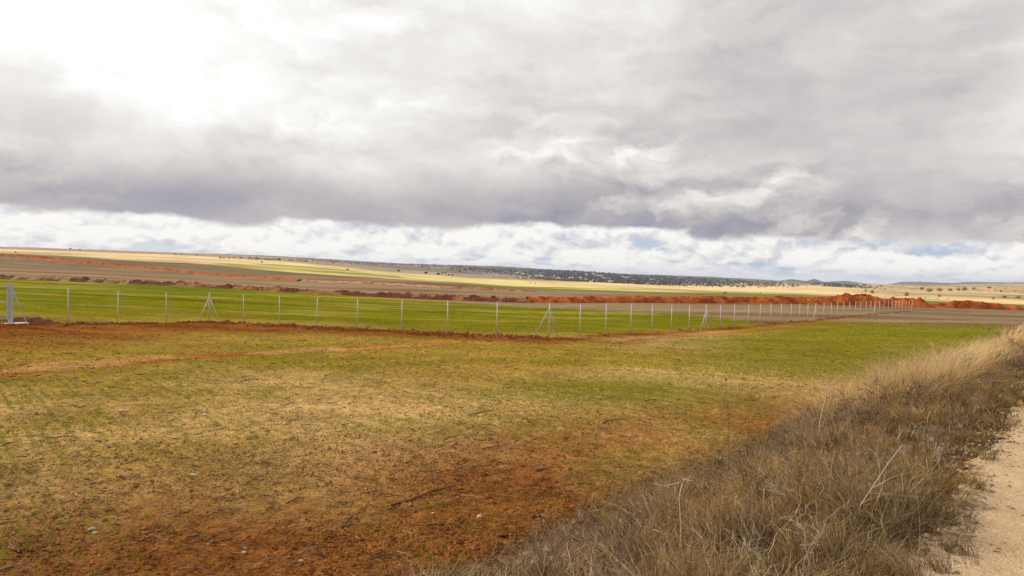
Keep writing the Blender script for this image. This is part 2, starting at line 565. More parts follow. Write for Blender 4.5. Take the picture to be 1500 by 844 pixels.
def land_colour(x, y):
    a = np.arctan2(x, y)
    r = np.hypot(x, y)
    q, s = qs(x, y)
    n1 = fbm(x, y, 0.07, 4, 3)
    n2 = fbm(x, y, 0.35, 4, 8)
    nf = fbm(x, y, 0.012, 4, 41)
    wob = 1 + 0.05 * (fbm(x, y, 0.03, 3, 13) - 0.5)
    rw = r * wob
    fr = fence_r(a)
    px = 750 + F_PX * np.tan(np.clip(a, -1.2, 1.2))
    veg = np.zeros_like(r)
    # near field
    col = np.broadcast_to(C['olive'], r.shape + (3,)).copy()
    sandy = sstep(n1 + 0.25 * n2 + 0.34 * np.exp(-((r - 17) / 9.0) ** 2), 0.58, 0.88)
    col = lerp(col, C['sand'], sandy)
    redz = 1 - sstep(q - 1.2 * (1 - sstep(s, 2, 7)) + 6.0 * (n1 - 0.5) + 2.5 * (n2 - 0.5) + 0.10 * np.maximum(s - 8, 0), 6.3, 11.5)
    col = lerp(col, C['red'], redz * (0.42 + 0.48 * sstep(n2 + 0.6 * (n1 - .5), 0.3, 0.65)) * (1 - 0.5 * sstep(s, 12, 26)))
    veg = 0.47 + 0.6 * (n1 - 0.5) - 0.11 * redz
    # bright sprouting strip at the right, green patch in the middle
    g1 = sstep(px + 120 * (n1 - .5), 950, 1250) * sstep(r, 24, 40) + 0.8 * np.exp(-((x - 3.2) / 3.5) ** 2 - ((y - 19.5) / 2.6) ** 2)
    g1 = np.clip(g1, 0, 1)
    veg = veg + (0.28 + 0.5 * (fbm(x * 0.5, y, 0.22, 3, 195) - .5)) * g1
    col = lerp(col, C['olive'] * np.array([0.75, 0.95, 0.8]), g1 * 0.8)
    # disturbed red soil along the fence on the camera side
    fd = fr - r
    wid = 12.0 * (1 - sstep(px, 120, 600)) + 4.0
    fz = sstep(fd, wid + 2, wid * 0.4) * (0.72 + 0.28 * sstep(fbm(x * 0.5 + y * 0.2, y * 2.2, 0.4, 4, 77), 0.33, 0.55))
    fz = fz * sstep(fd, -1.6, -0.4)
    fz = np.clip(fz, 0, 1) * (1 - 0.45 * sstep(px, 450, 650) * (1 - sstep(px, 830, 900)) * 0)
    col = lerp(col, lerp(np.broadcast_to(C['deep'], col.shape), C['red'], sstep(n2, 0.35, 0.7)), fz)
    veg = veg * (1 - 0.93 * fz)
    # wheel track
    td = poly_dist(x, y, TRACK)
    tz = (1 - sstep(td + 1.1 * (n2 - 0.5), 0.5, 1.4)) * (1 - sstep(px, 600, 800))
    col = lerp(col, lerp(np.broadcast_to(C['sand'] * np.array([.85, .75, .65]), col.shape), C['red'] * 1.3, sstep(n2 + .25 * (td - .7), 0.36, 0.54)), tz * 0.97)
    veg = veg * (1 - 0.92 * tz)
    sd = poly_dist(x, y, RED_STRIP)
    sz = 1 - sstep(sd + 2.0 * (n2 - 0.5), 0.2, 1.5)
    col = lerp(col, C['red'] * 0.9, sz * 0.6)
    veg = veg * (1 - 0.8 * sz)
    # end of the sprouting field at the right
    eg = sstep(r * wob, 82 * 1.0, 85) * sstep(px, 1150, 1250)
    # beyond the fence: green crop
    beyond = sstep(r, fr + 0.6, fr + 1.4)
    crop = beyond * (1 - sstep(rw, L_GREEN(a) * 0.985, L_GREEN(a) * 1.0))
    crop_c = C['crop'] * (0.85 + 0.35 * n1)[..., None]
    cp = fbm(x * 0.35, y, 0.16, 4, 191)
    crop_c = lerp(crop_c, np.array((0.30, 0.245, 0.05)), 0.75 * sstep(cp + 0.3 * (n2 - .5), 0.45, 0.66))
    crop_c = lerp(crop_c, np.array((0.10, 0.15, 0.006)), 0.8 * sstep(fbm(x * 0.3, y, 0.11, 4, 193), 0.54, 0.68))
    crop_c = lerp(crop_c, C['olive'] * 0.85, 0.6 * (1 - sstep(r, fr + 2, fr + 34)) * sstep(n2 + .4 * (n1 - .5), 0.34, 0.6))
    td2 = np.minimum(poly_dist(x, y, TRAM), poly_dist(x, y, TRAM2))
    crop_c = lerp(crop_c, np.array((0.11, 0.065, 0.015)), 0.75 * (1 - sstep(td2 + 1.2 * (n2 - .5), 0.4, 1.5)))
    cp = np.maximum(cp, 0.7 * (1 - sstep(td2, 0.3, 1.3)))
    col = lerp(col, crop_c, crop)
    veg = veg * (1 - crop) + crop * (0.62 - 0.35 * sstep(cp, 0.45, 0.66))
    # grey fallow up to the first spoil bank and behind it
    past = np.maximum(beyond * sstep(rw, L_GREEN(a) * 0.985, L_GREEN(a)), eg * sstep(px, 1100, 1300))
    streak = fbm(x * 0.25, y, 0.10, 4, 91)
    fallow = lerp(np.broadcast_to(C['grey'], col.shape), C['brown'] * 0.8, sstep(streak, 0.45, 0.68) * 0.8)
    col = lerp(col, fallow, past)
    veg = veg * (1 - past) + past * 0.05
    # strip of crop behind the left end of the bank
    lg = sstep(r, L_RIDGE(a) * 1.01, L_RIDGE(a) * 1.03) * (1 - sstep(rw, 225 - 0.28 * (px - 0), 240 - 0.28 * (px - 0))) * (1 - sstep(px, 130, 190))
    col = lerp(col, C['crop'], lg)
    dark = sstep(r, L_RIDGE(a) * 1.1, L_RIDGE(a) * 1.2)
    blot = sstep(fbm(x * 0.35, y * 1.2, 0.018, 4, 19), 0.56, 0.70)
    col = lerp(col, C['brown'] * 0.55, dark * blot * 0.9 * (1 - lg))
    up = sstep(r, 260, 420) * (1 - sstep(px, 380, 620))
    col = lerp(col, np.array((0.20, 0.15, 0.085)), up * 0.7)
    # olive-green stubble in front of the pale fields
    b = sstep(rw, L_BROWN(a) * 0.97, L_BROWN(a) * 1.01)
    b2 = sstep(rw, L_BROWN(a) * 0.80, L_BROWN(a) * 0.88) * sstep(px, 560, 760)
    col = lerp(col, C['green2'] * 0.8, b2)
    col = lerp(col, lerp(np.broadcast_to(C['green2'], col.shape), C['yellow'], sstep(nf, 0.4, 0.7)), b)
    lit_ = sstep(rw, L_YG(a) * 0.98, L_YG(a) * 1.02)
    pale = lerp(np.broadcast_to(C['beige'], col.shape), C['yellow'] * 1.05, sstep(fbm(x, y * 0.4, 0.004, 3, 23), 0.42, 0.58) * sstep(px, 380, 640) * (1 - sstep(px, 800, 1000)) * 0.55)  # far stubble, its sunlight put into the pale colour
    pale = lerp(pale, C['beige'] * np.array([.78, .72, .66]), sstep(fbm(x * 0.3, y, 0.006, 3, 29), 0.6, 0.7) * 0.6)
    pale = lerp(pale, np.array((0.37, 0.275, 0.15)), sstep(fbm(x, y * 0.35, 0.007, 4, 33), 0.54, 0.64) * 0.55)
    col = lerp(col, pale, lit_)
    # hillsides beyond
    h_ = sstep(rw, L_LIT(a) * 0.97, L_LIT(a) * 1.04)
    patch = fbm(x, y * 0.5, 0.0035, 4, 61)
    hill = lerp(np.broadcast_to(C['mauve'], col.shape), C['slope'], sstep(patch, 0.42, 0.55))
    hill = lerp(hill, C['yellow'] * 0.7, sstep(patch, 0.60, 0.68) * 0.7)
    rt = sstep(px, 1020, 1150)
    hr = lerp(np.broadcast_to(C['far'], col.shape), C['beige'] * 0.85, sstep(fbm(x, y * 0.4, 0.004, 4, 67), 0.47, 0.58))
    hr = lerp(hr, np.array((0.25, 0.19, 0.11)), sstep(fbm(x, y * 0.3, 0.007, 4, 69), 0.52, 0.62) * 0.8)
    hill = lerp(hill, hr, rt)
    col = lerp(col, hill, h_)
    # scrubby plain at the right
    pr = sstep(rw, L_RIDGE(a) * 1.25, L_RIDGE(a) * 1.5) * sstep(px, 1230, 1330)
    sc1 = fbm(x, y * 0.3, 0.009, 4, 171)
    sc2 = fbm(x, y * 0.2, 0.022, 4, 173)
    plain_c = lerp(np.broadcast_to(C['beige'] * 0.8, col.shape), np.array((0.36, 0.275, 0.155)), sstep(sc1, 0.40, 0.56))
    plain_c = lerp(plain_c, np.array((0.22, 0.185, 0.09)), sstep(sc2, 0.5, 0.62) * 0.7)
    plain_c = lerp(plain_c, np.array((0.62, 0.40, 0.17)), sstep(sc1, 0.58, 0.66) * 0.7)
    col = lerp(col, plain_c, pr * sstep(rw, L_BROWN(a) * 1.25, L_BROWN(a) * 1.7))
    # wooded slope of the village
    wd = sstep(rw, L_WOOD0(a) * 0.97, L_WOOD0(a) * 1.03) * sstep(px, 670, 730) * (1 - sstep(px, 1150, 1300))
    col = lerp(col, np.array((0.12, 0.12, 0.125)), wd * 0.85)
    fhl = sstep(rw, L_LIT(a) * 1.6, L_LIT(a) * 2.0) * sstep(px, 250, 420) * (1 - sstep(px, 690, 730))
    col = lerp(col, np.array((0.16, 0.13, 0.12)), fhl * 0.75)
    # verge litter under the dry grass, colour darkened to paint shaded gaps
    vz = (1 - sstep(q + 1.2 * (n2 - 0.5), 4.0, 5.4)) * (1 - sstep(r, 90, 130))
    col = lerp(col, C['litter'], vz)
    veg = veg * (1 - vz)
    far_ = sstep(r, 170, 220)
    veg = np.clip(veg * (1 - far_), 0, 1)
    clod = np.clip(1 - sstep(r, 150, 400), 0, 1)
    return col, veg, clod


# ------------------------------------------------------------------ materials
def mat_new(name):
    m = bpy.data.materials.new(name)
    m.use_nodes = True
    m.node_tree.nodes.clear()
    t = NT(m.node_tree)
    out = t.node('ShaderNodeOutputMaterial')
    return m, t, out


def principled(t, out, col, rough=0.9, bump=None, bump_s=0.3, bump_d=0.02, spec=0.2, metallic=0.0):
    p = t.node('ShaderNodeBsdfPrincipled')
    t.put(p.inputs['Base Color'], col)
    t.put(p.inputs['Roughness'], rough)
    p.inputs['Specular IOR Level'].default_value = spec
    p.inputs['Metallic'].default_value = metallic
    if bump is not None:
        b = t.node('ShaderNodeBump')
        t.put(b.inputs['Strength'], bump_s)
        b.inputs['Distance'].default_value = bump_d
        t.put(b.inputs['Height'], bump)
        t.l.new(b.outputs[0], p.inputs['Normal'])
    t.l.new(p.outputs[0], out.inputs[0])
    return p


def attr(t, name, fac=False):
    n = t.node('ShaderNodeAttribute', attribute_name=name)
    return n.outputs['Fac'] if fac else n.outputs['Color']


def land_material():
    m, t, out = mat_new('land_soil')
    pos = t.node('ShaderNodeNewGeometry').outputs['Position']
    base = attr(t, 'col')
    veg = attr(t, 'veg', True)
    clod = attr(t, 'clod', True)
    x, y, z = t.sep(pos)
    # along and across the drill rows
    al = t.m('ADD', t.m('MULTIPLY', x, 0.65), t.m('MULTIPLY', y, -0.76))
    ac = t.m('ADD', t.m('MULTIPLY', x, 0.76), t.m('MULTIPLY', y, 0.65))
    rowv = t.xyz(t.m('MULTIPLY', al, 0.25), ac, 0.0)
    n_fine = t.noise(pos, 26.0, 8, 0.7)
    n_mid = t.noise(pos, 4.2, 7, 0.62)
    n_big = t.noise(pos, 0.55, 6, 0.6)
    n_row = t.noise(rowv, 3.0, 6, 0.65)
    n_vast = t.noise(t.vm('MULTIPLY', pos, (0.02, 0.055, 0.0)), 1.0, 10, 0.70)
    var = t.m('MULTIPLY_ADD', t.m('SUBTRACT', n_fine, 0.5), t.m('MULTIPLY', clod, 3.4), 1.0)
    var = t.m('MULTIPLY_ADD', t.m('SUBTRACT', n_mid, 0.5), t.m('MULTIPLY_ADD', clod, 2.0, 0.1), var)
    var = t.m('MULTIPLY_ADD', t.m('SUBTRACT', n_big, 0.5), 1.0, var)
    var = t.m('MULTIPLY_ADD', t.m('SUBTRACT', n_vast, 0.5), 1.9, var)
    n_far = t.noise(t.vm('MULTIPLY', pos, (0.011, 0.0028, 0.0)), 1.0, 8, 0.62)
    var = t.m('MULTIPLY_ADD', t.m('SUBTRACT', n_far, 0.5), t.m('MULTIPLY_ADD', clod, -1.3, 1.3), var)
    var = t.m('MAXIMUM', var, 0.15)
    vv = t.node('ShaderNodeCombineColor')
    for k in range(3):
        t.put(vv.inputs[k], var)
    c = t.mix(1.0, base, vv.outputs[0], 'MULTIPLY')
    # sprouting green in patches and rows
    gsum = t.m('ADD', t.m('MULTIPLY', n_row, 0.55), t.m('MULTIPLY', n_mid, 0.45))
    gsum = t.m('MULTIPLY_ADD', t.m('SUBTRACT', n_fine, 0.5), 0.35, gsum)
    thr = t.m('MULTIPLY_ADD', veg, -0.42, 0.755)
    g = t.smooth(t.m('SUBTRACT', gsum, thr), -0.03, 0.09)
    gcol = t.mix(t.smooth(n_big, 0.35, 0.65), (0.145, 0.155, 0.004), (0.235, 0.22, 0.012))
    c = t.mix(t.m('MULTIPLY', g, 0.72), c, gcol)
    # pale specks: stones and straw
    sp = t.smooth(t.noise(pos, 60.0, 2, 0.5), 0.74, 0.80)
    c = t.mix(t.m('MULTIPLY', t.m('MULTIPLY', sp, clod), 0.6), c, (0.55, 0.42, 0.28))
    hgt = t.m('ADD', t.m('MULTIPLY', n_mid, 0.6), t.m('MULTIPLY', n_fine, 0.4))
    principled(t, out, c, 0.95, hgt, t.m('MULTIPLY_ADD', clod, 0.85, 0.1), 0.14, 0.0)
    return m


def soil_material(name, amp=0.7, scale=1.6):
    m, t, out = mat_new(name)
    pos = t.node('ShaderNodeNewGeometry').outputs['Position']
    n = t.noise(pos, scale, 9, 0.68)
    n2 = t.noise(pos, scale * 0.25, 4, 0.6)
    var = t.m('MULTIPLY_ADD', t.m('SUBTRACT', n, 0.5), amp * 1.6, 1.0)
    var = t.m('MULTIPLY_ADD', t.m('SUBTRACT', n2, 0.5), amp, var)
    vv = t.node('ShaderNodeCombineColor')
    for k in range(3):
        t.put(vv.inputs[k], t.m('MAXIMUM', var, 0.2))
    principled(t, out, t.mix(1.0, attr(t, 'col'), vv.outputs[0], 'MULTIPLY'), 0.95, n, 0.8, 0.25, 0.1)
    return m


def road_material():
    m, t, out = mat_new('gravel')
    pos = t.node('ShaderNodeNewGeometry').outputs['Position']
    n = t.noise(pos, 3.0, 8, 0.65)
    vo = t.node('ShaderNodeTexVoronoi')
    t.put(vo.inputs['Vector'], pos)
    vo.inputs['Scale'].default_value = 62.0
    vo2 = t.node('ShaderNodeTexVoronoi')
    t.put(vo2.inputs['Vector'], pos)
    vo2.inputs['Scale'].default_value = 17.0
    c = t.mix(t.smooth(n, 0.3, 0.7), (0.44, 0.31, 0.185), (0.56, 0.42, 0.265))
    sepc = t.node('ShaderNodeSeparateColor')
    t.put(sepc.inputs[0], vo.outputs['Color'])
    c = t.mix(t.smooth(sepc.outputs[0], 0.35, 1.0, 0.0, 0.4), c, (0.66, 0.51, 0.33))
    c = t.mix(t.smooth(vo.outputs['Distance'], 0.35, 0.75, 0.0, 0.35), c, (0.26, 0.155, 0.075))
    h = t.m('SUBTRACT', t.m('MULTIPLY', n, 0.6), t.m('ADD', t.m('MULTIPLY', vo.outputs['Distance'], 0.5), t.m('MULTIPLY', vo2.outputs['Distance'], 0.6)))
    wheel = t.noise(t.vm('MULTIPLY', pos, (0.5, 0.4, 0.0)), 1.0, 5, 0.6)
    c = t.mix(t.smooth(wheel, 0.42, 0.62, 0.0, 0.45), c, (0.45, 0.30, 0.165))
    principled(t, out, c, 0.92, h, 0.6, 0.02, 0.0)
    return m


def col_material(name, rough=0.8, transl=0.25, noise=0.0):
    """colour per blade from the mesh, with a little light let through"""
    m, t, out = mat_new(name)
    c = attr(t, 'col')
    if noise:
        pos = t.node('ShaderNodeNewGeometry').outputs['Position']
        n = t.noise(pos, 0.9, 5, 0.6)
        v_ = t.m('MULTIPLY_ADD', t.m('SUBTRACT', n, 0.5), noise, 1.0)
        vv = t.node('ShaderNodeCombineColor')
        for k in range(3):
            t.put(vv.inputs[k], v_)
        c = t.mix(1.0, c, vv.outputs[0], 'MULTIPLY')
    d = t.node('ShaderNodeBsdfDiffuse')
    t.put(d.inputs[0], c)
    if transl:
        tr = t.node('ShaderNodeBsdfTranslucent')
        t.put(tr.inputs[0], c)
        mx = t.node('ShaderNodeMixShader')
        mx.inputs[0].default_value = transl
        t.l.new(d.outputs[0], mx.inputs[1])
        t.l.new(tr.outputs[0], mx.inputs[2])
        t.l.new(mx.outputs[0], out.inputs[0])
    else:
        t.l.new(d.outputs[0], out.inputs[0])
    return m


def plain(name, c0, c1, scale, rough=0.8, metallic=0.0, spec=0.3, bump=0.2):
    m, t, out = mat_new(name)
    pos = t.node('ShaderNodeTexCoord').outputs['Object']
    n = t.noise(pos, scale, 6, 0.6)
    principled(t, out, t.mix(t.smooth(n, 0.3, 0.7), c0, c1), rough, n, bump, 0.01, spec, metallic)
    return m


M_LAND = land_material()
M_SOIL = soil_material('turned_soil')
M_ROAD = road_material()
M_BLADE = col_material('dry_blade', transl=0.14)
M_GREEN = col_material('green_blade', transl=0.30)
M_LEAF = col_material('foliage', transl=0.15)
M_WOODY = col_material('twig_bark', transl=0.0)
M_STEEL = plain('galvanised_steel', (0.48, 0.465, 0.46), (0.60, 0.585, 0.58), 9.0, 0.55, 0.1, 0.4, 0.05)
M_GALV = plain('dull_zinc', (0.42, 0.46, 0.54), (0.52, 0.56, 0.63), 7.0, 0.55, 0.15, 0.4, 0.05)
M_CONC = plain('concrete', (0.42, 0.39, 0.36), (0.58, 0.54, 0.49), 6.0, 0.9)
M_STONE = plain('limestone', (0.45, 0.36, 0.26), (0.66, 0.57, 0.45), 14.0, 0.9)
M_WALL = plain('render_wall', (0.74, 0.71, 0.66), (0.82, 0.80, 0.76), 0.6, 0.9)
M_ROOF = plain('clay_roof', (0.50, 0.42, 0.36), (0.60, 0.52, 0.46), 1.2, 0.9)

# ------------------------------------------------------------------ ground sheet
a_in = np.linspace(-0.74, 0.74, 720)
a_out = np.concatenate([np.linspace(0.76, 1.2, 22), np.linspace(1.25, 2 * math.pi - 1.25, 46), np.linspace(2 * math.pi - 1.2, 2 * math.pi - 0.76, 22)])
AZ = np.concatenate([a_in, a_out])
RR = np.concatenate([np.array([1.0, 1.6, 2.2, 2.7]), 1.0 / np.linspace(1 / 3.0, 1 / 40.0, 760), np.exp(np.linspace(math.log(40.3), math.log(4500), 330)), np.exp(np.linspace(math.log(4650), math.log(9800), 20))])
na, nr = len(AZ), len(RR)
AA, RG = np.meshgrid(AZ, RR, indexing='ij')
X, Y = np.sin(AA) * RG, np.cos(AA) * RG
X, Y = X.ravel(), Y.ravel()
Z = H(X, Y)
rr_ = np.hypot(X, Y)
q_, s_ = qs(X, Y)
Z = Z - 0.03 * (1 - sstep(q_, 0.4, 0.8)) * sstep(q_, -3.9, -3.6) * (1 - sstep(np.abs(s_), 88, 95))
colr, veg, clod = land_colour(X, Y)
i0 = np.arange(na)[:, None] * nr + np.arange(nr - 1)[None, :]
i1 = ((np.arange(na) + 1) % na)[:, None] * nr + np.arange(nr - 1)[None, :]
F = np.stack([i0, i1, i1 + 1, i0 + 1], -1).reshape(-1, 4)
# hub under the camera
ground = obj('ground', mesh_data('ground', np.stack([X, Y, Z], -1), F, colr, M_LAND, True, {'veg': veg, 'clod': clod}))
tag(ground, 'rolling farmland of red soil, green crop and stubble painted sunlit pale', 'ground', kind='structure')

# ------------------------------------------------------------------ gravel road
S = np.concatenate([np.arange(-12, 16, 0.06), np.arange(16, 90, 0.4)])
T = np.concatenate([np.linspace(-3.6, -0.6, 20), np.linspace(-0.5, 1.0, 40)])
SS, TT = np.meshgrid(S, T, indexing='ij')
sh = (TT - T[0]) / (T[-1] - T[0])
edge_l = 0.95 + 0.42 * (fbm(SS, SS * 0, 0.8, 5, 3) - 0.5)
Q_ = T[0] + (edge_l - T[0]) * sh
RX = RD[0] * SS + RN[0] * Q_
RY = RD[1] * SS + RN[1] * Q_
edgef = sstep(edge_l - Q_, 0.0, 0.35)
RZ = H(RX, RY) - 0.02 + 0.035 * edgef + 0.025 * (fbm(RX, RY, 3.0, 4, 9) - 0.5) * edgef - 0.03 * np.exp(-((Q_ + 0.35) / 0.3) ** 2)
ns, nt = SS.shape
ii = np.arange(ns - 1)[:, None] * nt + np.arange(nt - 1)[None, :]
RF = np.stack([ii, ii + nt, ii + nt + 1, ii + 1], -1).reshape(-1, 4)[:, ::-1]
road = obj('road', mesh_data('road', np.stack([RX.ravel(), RY.ravel(), RZ.ravel()], -1), RF, None, M_ROAD, True))
tag(road, 'pale gravel farm track along the dry verge', 'road', kind='structure')


# ------------------------------------------------------------------ banks of dug soil
def bank(name, pts, label, cat, c_fn, ds=0.3, seed=1, group=None, lump=1.0, m=22):
    """pts: (X, Y, height, width) along the crest"""
    p = np.array(pts, dtype=float)
    L = np.concatenate([[0], np.cumsum(np.hypot(np.diff(p[:, 0]), np.diff(p[:, 1])))])
    n = max(8, int(L[-1] / ds))
    s = np.linspace(0, L[-1], n)
    px_, py_, hh, ww = (np.interp(s, L, p[:, k]) for k in range(4))
    tx, ty = np.gradient(px_), np.gradient(py_)
    tl = np.hypot(tx, ty)
    nx, ny = ty / tl, -tx / tl
    t = np.linspace(-1, 1, m)
    wob = (fbm(s, s * 0, 0.15, 4, seed) - 0.5) * 0.8
    wv = ww * (0.85 + 0.5 * (fbm(s, s * 0 + 9, 0.3, 4, seed + 5) - 0.5))
    GX = px_[:, None] + nx[:, None] * (t[None, :] * wv[:, None] + wob[:, None] * ww[:, None] * 0.4)
    GY = py_[:, None] + ny[:, None] * (t[None, :] * wv[:, None] + wob[:, None] * ww[:, None] * 0.4)
    prof = np.maximum(0, 1 - np.abs(t) ** 1.5)[None, :]
    hv = hh * (0.90 + 0.5 * lump * (fbm(s, s * 0 + 3, 0.35, 4, seed + 9) - 0.5))
    lum = 1 + lump * 0.9 * (fbm(GX, GY, 0.9, 4, seed + 2) - 0.5) + lump * 0.55 * (fbm(GX, GY, 2.6, 2, seed + 3) - 0.5)
    GZ = H(GX, GY) - 0.05 + hv[:, None] * prof * lum + 0.12 * (fbm(GX, GY, 1.4, 3, seed + 7) - 0.5) * (prof > 0)
    c = c_fn(GX.ravel(), GY.ravel(), fbm(GX, GY, 0.5, 4, seed + 11).ravel(), np.repeat(s / L[-1], m))
    ii = np.arange(n - 1)[:, None] * m + np.arange(m - 1)[None, :]
    f = np.stack([ii, ii + m, ii + m + 1, ii + 1], -1).reshape(-1, 4)
    o = obj(name, mesh_data(name, np.stack([GX.ravel(), GY.ravel(), GZ.ravel()], -1), f, c, M_SOIL, False))
    return tag(o, label, cat, group)


def cmix(a, b, lo=0.4, hi=0.62):
    return lambda x, y, n, s: lerp(np.broadcast_to(np.array(a), n.shape + (3,)), np.array(b), sstep(n, lo, hi))


def crest(lst):
    out = []
    for px, Yd, h, wd in lst:
        out.append(((px - 750) / F_PX * Yd, Yd, h, wd))
    return out


ORANGE, RUST = (0.43, 0.115, 0.020), (0.25, 0.052, 0.010)
UMBER, CLAY = (0.105, 0.042, 0.016), (0.36, 0.23, 0.11)


def c_left(x, y, n, s):
    base = lerp(np.broadcast_to(np.array(CLAY) * 0.85, n.shape + (3,)), np.array(UMBER), sstep(n, 0.38, 0.55))
    redder = lerp(np.broadcast_to(np.array((0.30, 0.13, 0.05)), n.shape + (3,)), np.array((0.13, 0.040, 0.014)), sstep(n, 0.36, 0.52))
    return lerp(base, redder, sstep(s, 0.25, 0.55))


bank('soil_bank', crest([(-120, 152, .9, 2.2), (0, 151, .9, 2.2), (150, 147, 1.0, 2.3), (300, 143, .85, 2.2), (450, 138, 0.95, 2.3), (600, 133, 1.1, 2.5), (700, 131, 1.1, 2.6), (775, 131.5, 1.0, 2.6)]),
     'long dark bank of lumpy brown clods behind the green crop at left', 'soil bank', c_left, seed=3)
bank('soil_bank', crest([(772, 131.5, 1.32, 2.6), (850, 135, 1.45, 2.8), (950, 140, 1.52, 3.0), (1050, 146, 1.65, 3.2), (1150, 149, 1.78, 3.2), (1215, 151, 1.72, 3.4)]),
     'long straight bright orange bank of dug earth behind the grey fallow', 'soil bank', cmix(ORANGE, RUST, 0.40, 0.62), seed=13, lump=0.42)
bank('soil_heap', crest([(1190, 152, 0.95, 3.2), (1215, 152, 2.11, 4.2), (1240, 152, 2.85, 4.6), (1275, 153, 2.43, 4.6), (1300, 153, 2.01, 4.4), (1325, 153, 2.43, 4.6), (1350, 153, 2.32, 4.6), (1362, 153, 0.53, 2.6)]),
     'tallest reddish orange earth heap behind the far end of the fence', 'soil heap', cmix(ORANGE, RUST, 0.42, 0.6), seed=23, lump=0.55)
bank('soil_heap', crest([(1362, 156, 0.66, 2.5), (1390, 157, 1.72, 3.2), (1418, 157, 2.38, 3.6), (1440, 158, 1.72, 3.2), (1470, 159, 1.19, 2.8), (1520, 161, 0.92, 2.6), (1650, 164, 0.92, 2.6)]),
     'lower rust red earth heap tapering away to the right', 'soil heap', cmix(ORANGE, RUST, 0.42, 0.6), seed=33, lump=0.6)
bank('soil_bank', crest([(-120, 430, 1.6, 4), (0, 402, 1.7, 4), (80, 388, 1.6, 4), (150, 371, 1.5, 4), (225, 352, 1.2, 3.6), (300, 336, 1.2, 3.6), (380, 318, .95, 3), (440, 305, .8, 3)]),
     'thin orange red soil bank running up the brown hillside at left', 'soil bank', cmix((0.46, 0.125, 0.03), (0.30, 0.07, 0.015)), seed=43, ds=0.6)
bank('soil_bank', crest([(445, 303, .75, 3), (520, 288, .9, 3), (600, 271, .9, 3), (650, 262, .8, 3)]),
     'pale pinkish brown soil bank in the middle of the fallow slope', 'soil bank', cmix((0.46, 0.26, 0.14), (0.26, 0.12, 0.055)), seed=53, ds=0.6)
bank('soil_bank', crest([(648, 262, .6, 3), (700, 254, 1.0, 3.2), (745, 247, .9, 3), (782, 243, .3, 2)]),
     'short reddish soil bank ending in the grey fallow at centre', 'soil bank', cmix((0.38, 0.18, 0.09), (0.22, 0.085, 0.04)), seed=63, ds=0.5)

gx, gy = fpos(14, FENCE_A)
bank('soil_heap', [(gx - 3.5, gy + 1.7, .16, .6), (gx - 1.5, gy + 1.9, .26, .7), (gx + 0.3, gy + 1.9, .33, .8), (gx + 0.9, gy + 1.8, .28, .7), (gx + 2.0, gy + 1.5, .08, .6)],
     'small dark red soil heap behind the gate post', 'soil heap', cmix((0.22, 0.07, 0.022), (0.12, 0.035, 0.012)), ds=0.06, seed=73)

# turned soil thrown up along the foot of the fence: uncountable clods
fv, ff, fc = [], [], []
octv = np.array([(1, 0, 0), (-1, 0, 0), (0, 1, 0), (0, -1, 0), (0, 0, 1), (0, 0, -1)], float)
octf = np.array([(0, 2, 4), (2, 1, 4), (1, 3, 4), (3, 0, 4), (2, 0, 5), (1, 2, 5), (3, 1, 5), (0, 3, 5)])


def blobs(px, py, pz, size, cols, seed=0, flat=0.6):
    n = len(px)
    rg = np.random.default_rng(seed)
    v_ = octv[None] * (size[:, None, None] * rg.uniform(0.6, 1.35, (n, 6, 1))) * np.array([1, 1, flat])
    th = rg.uniform(0, 6.28, n)
    c_, s__ = np.cos(th), np.sin(th)
    tl = rg.uniform(-.5, .5, n)
    x, y, z = v_[..., 0], v_[..., 1], v_[..., 2]
    z2 = z + x * tl[:, None] * 0.4
    vx = x * c_[:, None] - y * s__[:, None] + px[:, None]
    vy = x * s__[:, None] + y * c_[:, None] + py[:, None]
    vz = z2 + pz[:, None]
    V_ = np.stack([vx, vy, vz], -1).reshape(-1, 3)
    F_ = (octf[None] + (np.arange(n) * 6)[:, None, None]).reshape(-1, 3)
    return V_, F_, np.repeat(cols, 6, axis=0)


N = 3600
t_ = RNG.uniform(0, 3, N)
k_ = np.minimum(t_.astype(int), 2)
u_ = t_ - k_
u_ = np.where(k_ == 2, u_ ** 0.75, u_)
FPa = np.array(FP)
cx = FPa[k_, 0] * (1 - u_) + FPa[k_ + 1, 0] * u_
cy = FPa[k_, 1] * (1 - u_) + FPa[k_ + 1, 1] * u_
off = RNG.normal(0.1, 0.75, N)
cl = fbm(cx * 1.0, cy * 1.0, 0.5, 3, 15)
keep = cl > 0.50 - 0.1 * (np.abs(off - .5) < 0.35)
cx += RNG.normal(0, .15, N)
cy += off
sz = RNG.gamma(2.0, 0.025, N) + 0.03
cc = lerp(np.broadcast_to(np.array((0.27, 0.08, 0.022)), (N, 3)), np.array((0.14, 0.042, 0.013)), RNG.uniform(0, 1, N))
V_, F_, C_ = blobs(cx[keep], cy[keep], H(cx, cy)[keep] + 0.02, sz[keep], cc[keep], 4)
o = obj('soil_clods', mesh_data('soil_clods', V_, F_, C_, M_SOIL))
tag(o, 'dark red clods turned up along the foot of the fence', 'soil clods', kind='stuff')


# ------------------------------------------------------------------ fence posts
def z_at(x, y):
    return float(H(x, y))


def cap_mesh(rad, z):
    b = MB()
    b.tube([(0, 0, z - 0.015), (0, 0, z + 0.012), (0, 0, z + 0.022)], [rad + .004, rad + .004, rad * 0.5], 10)
    return b


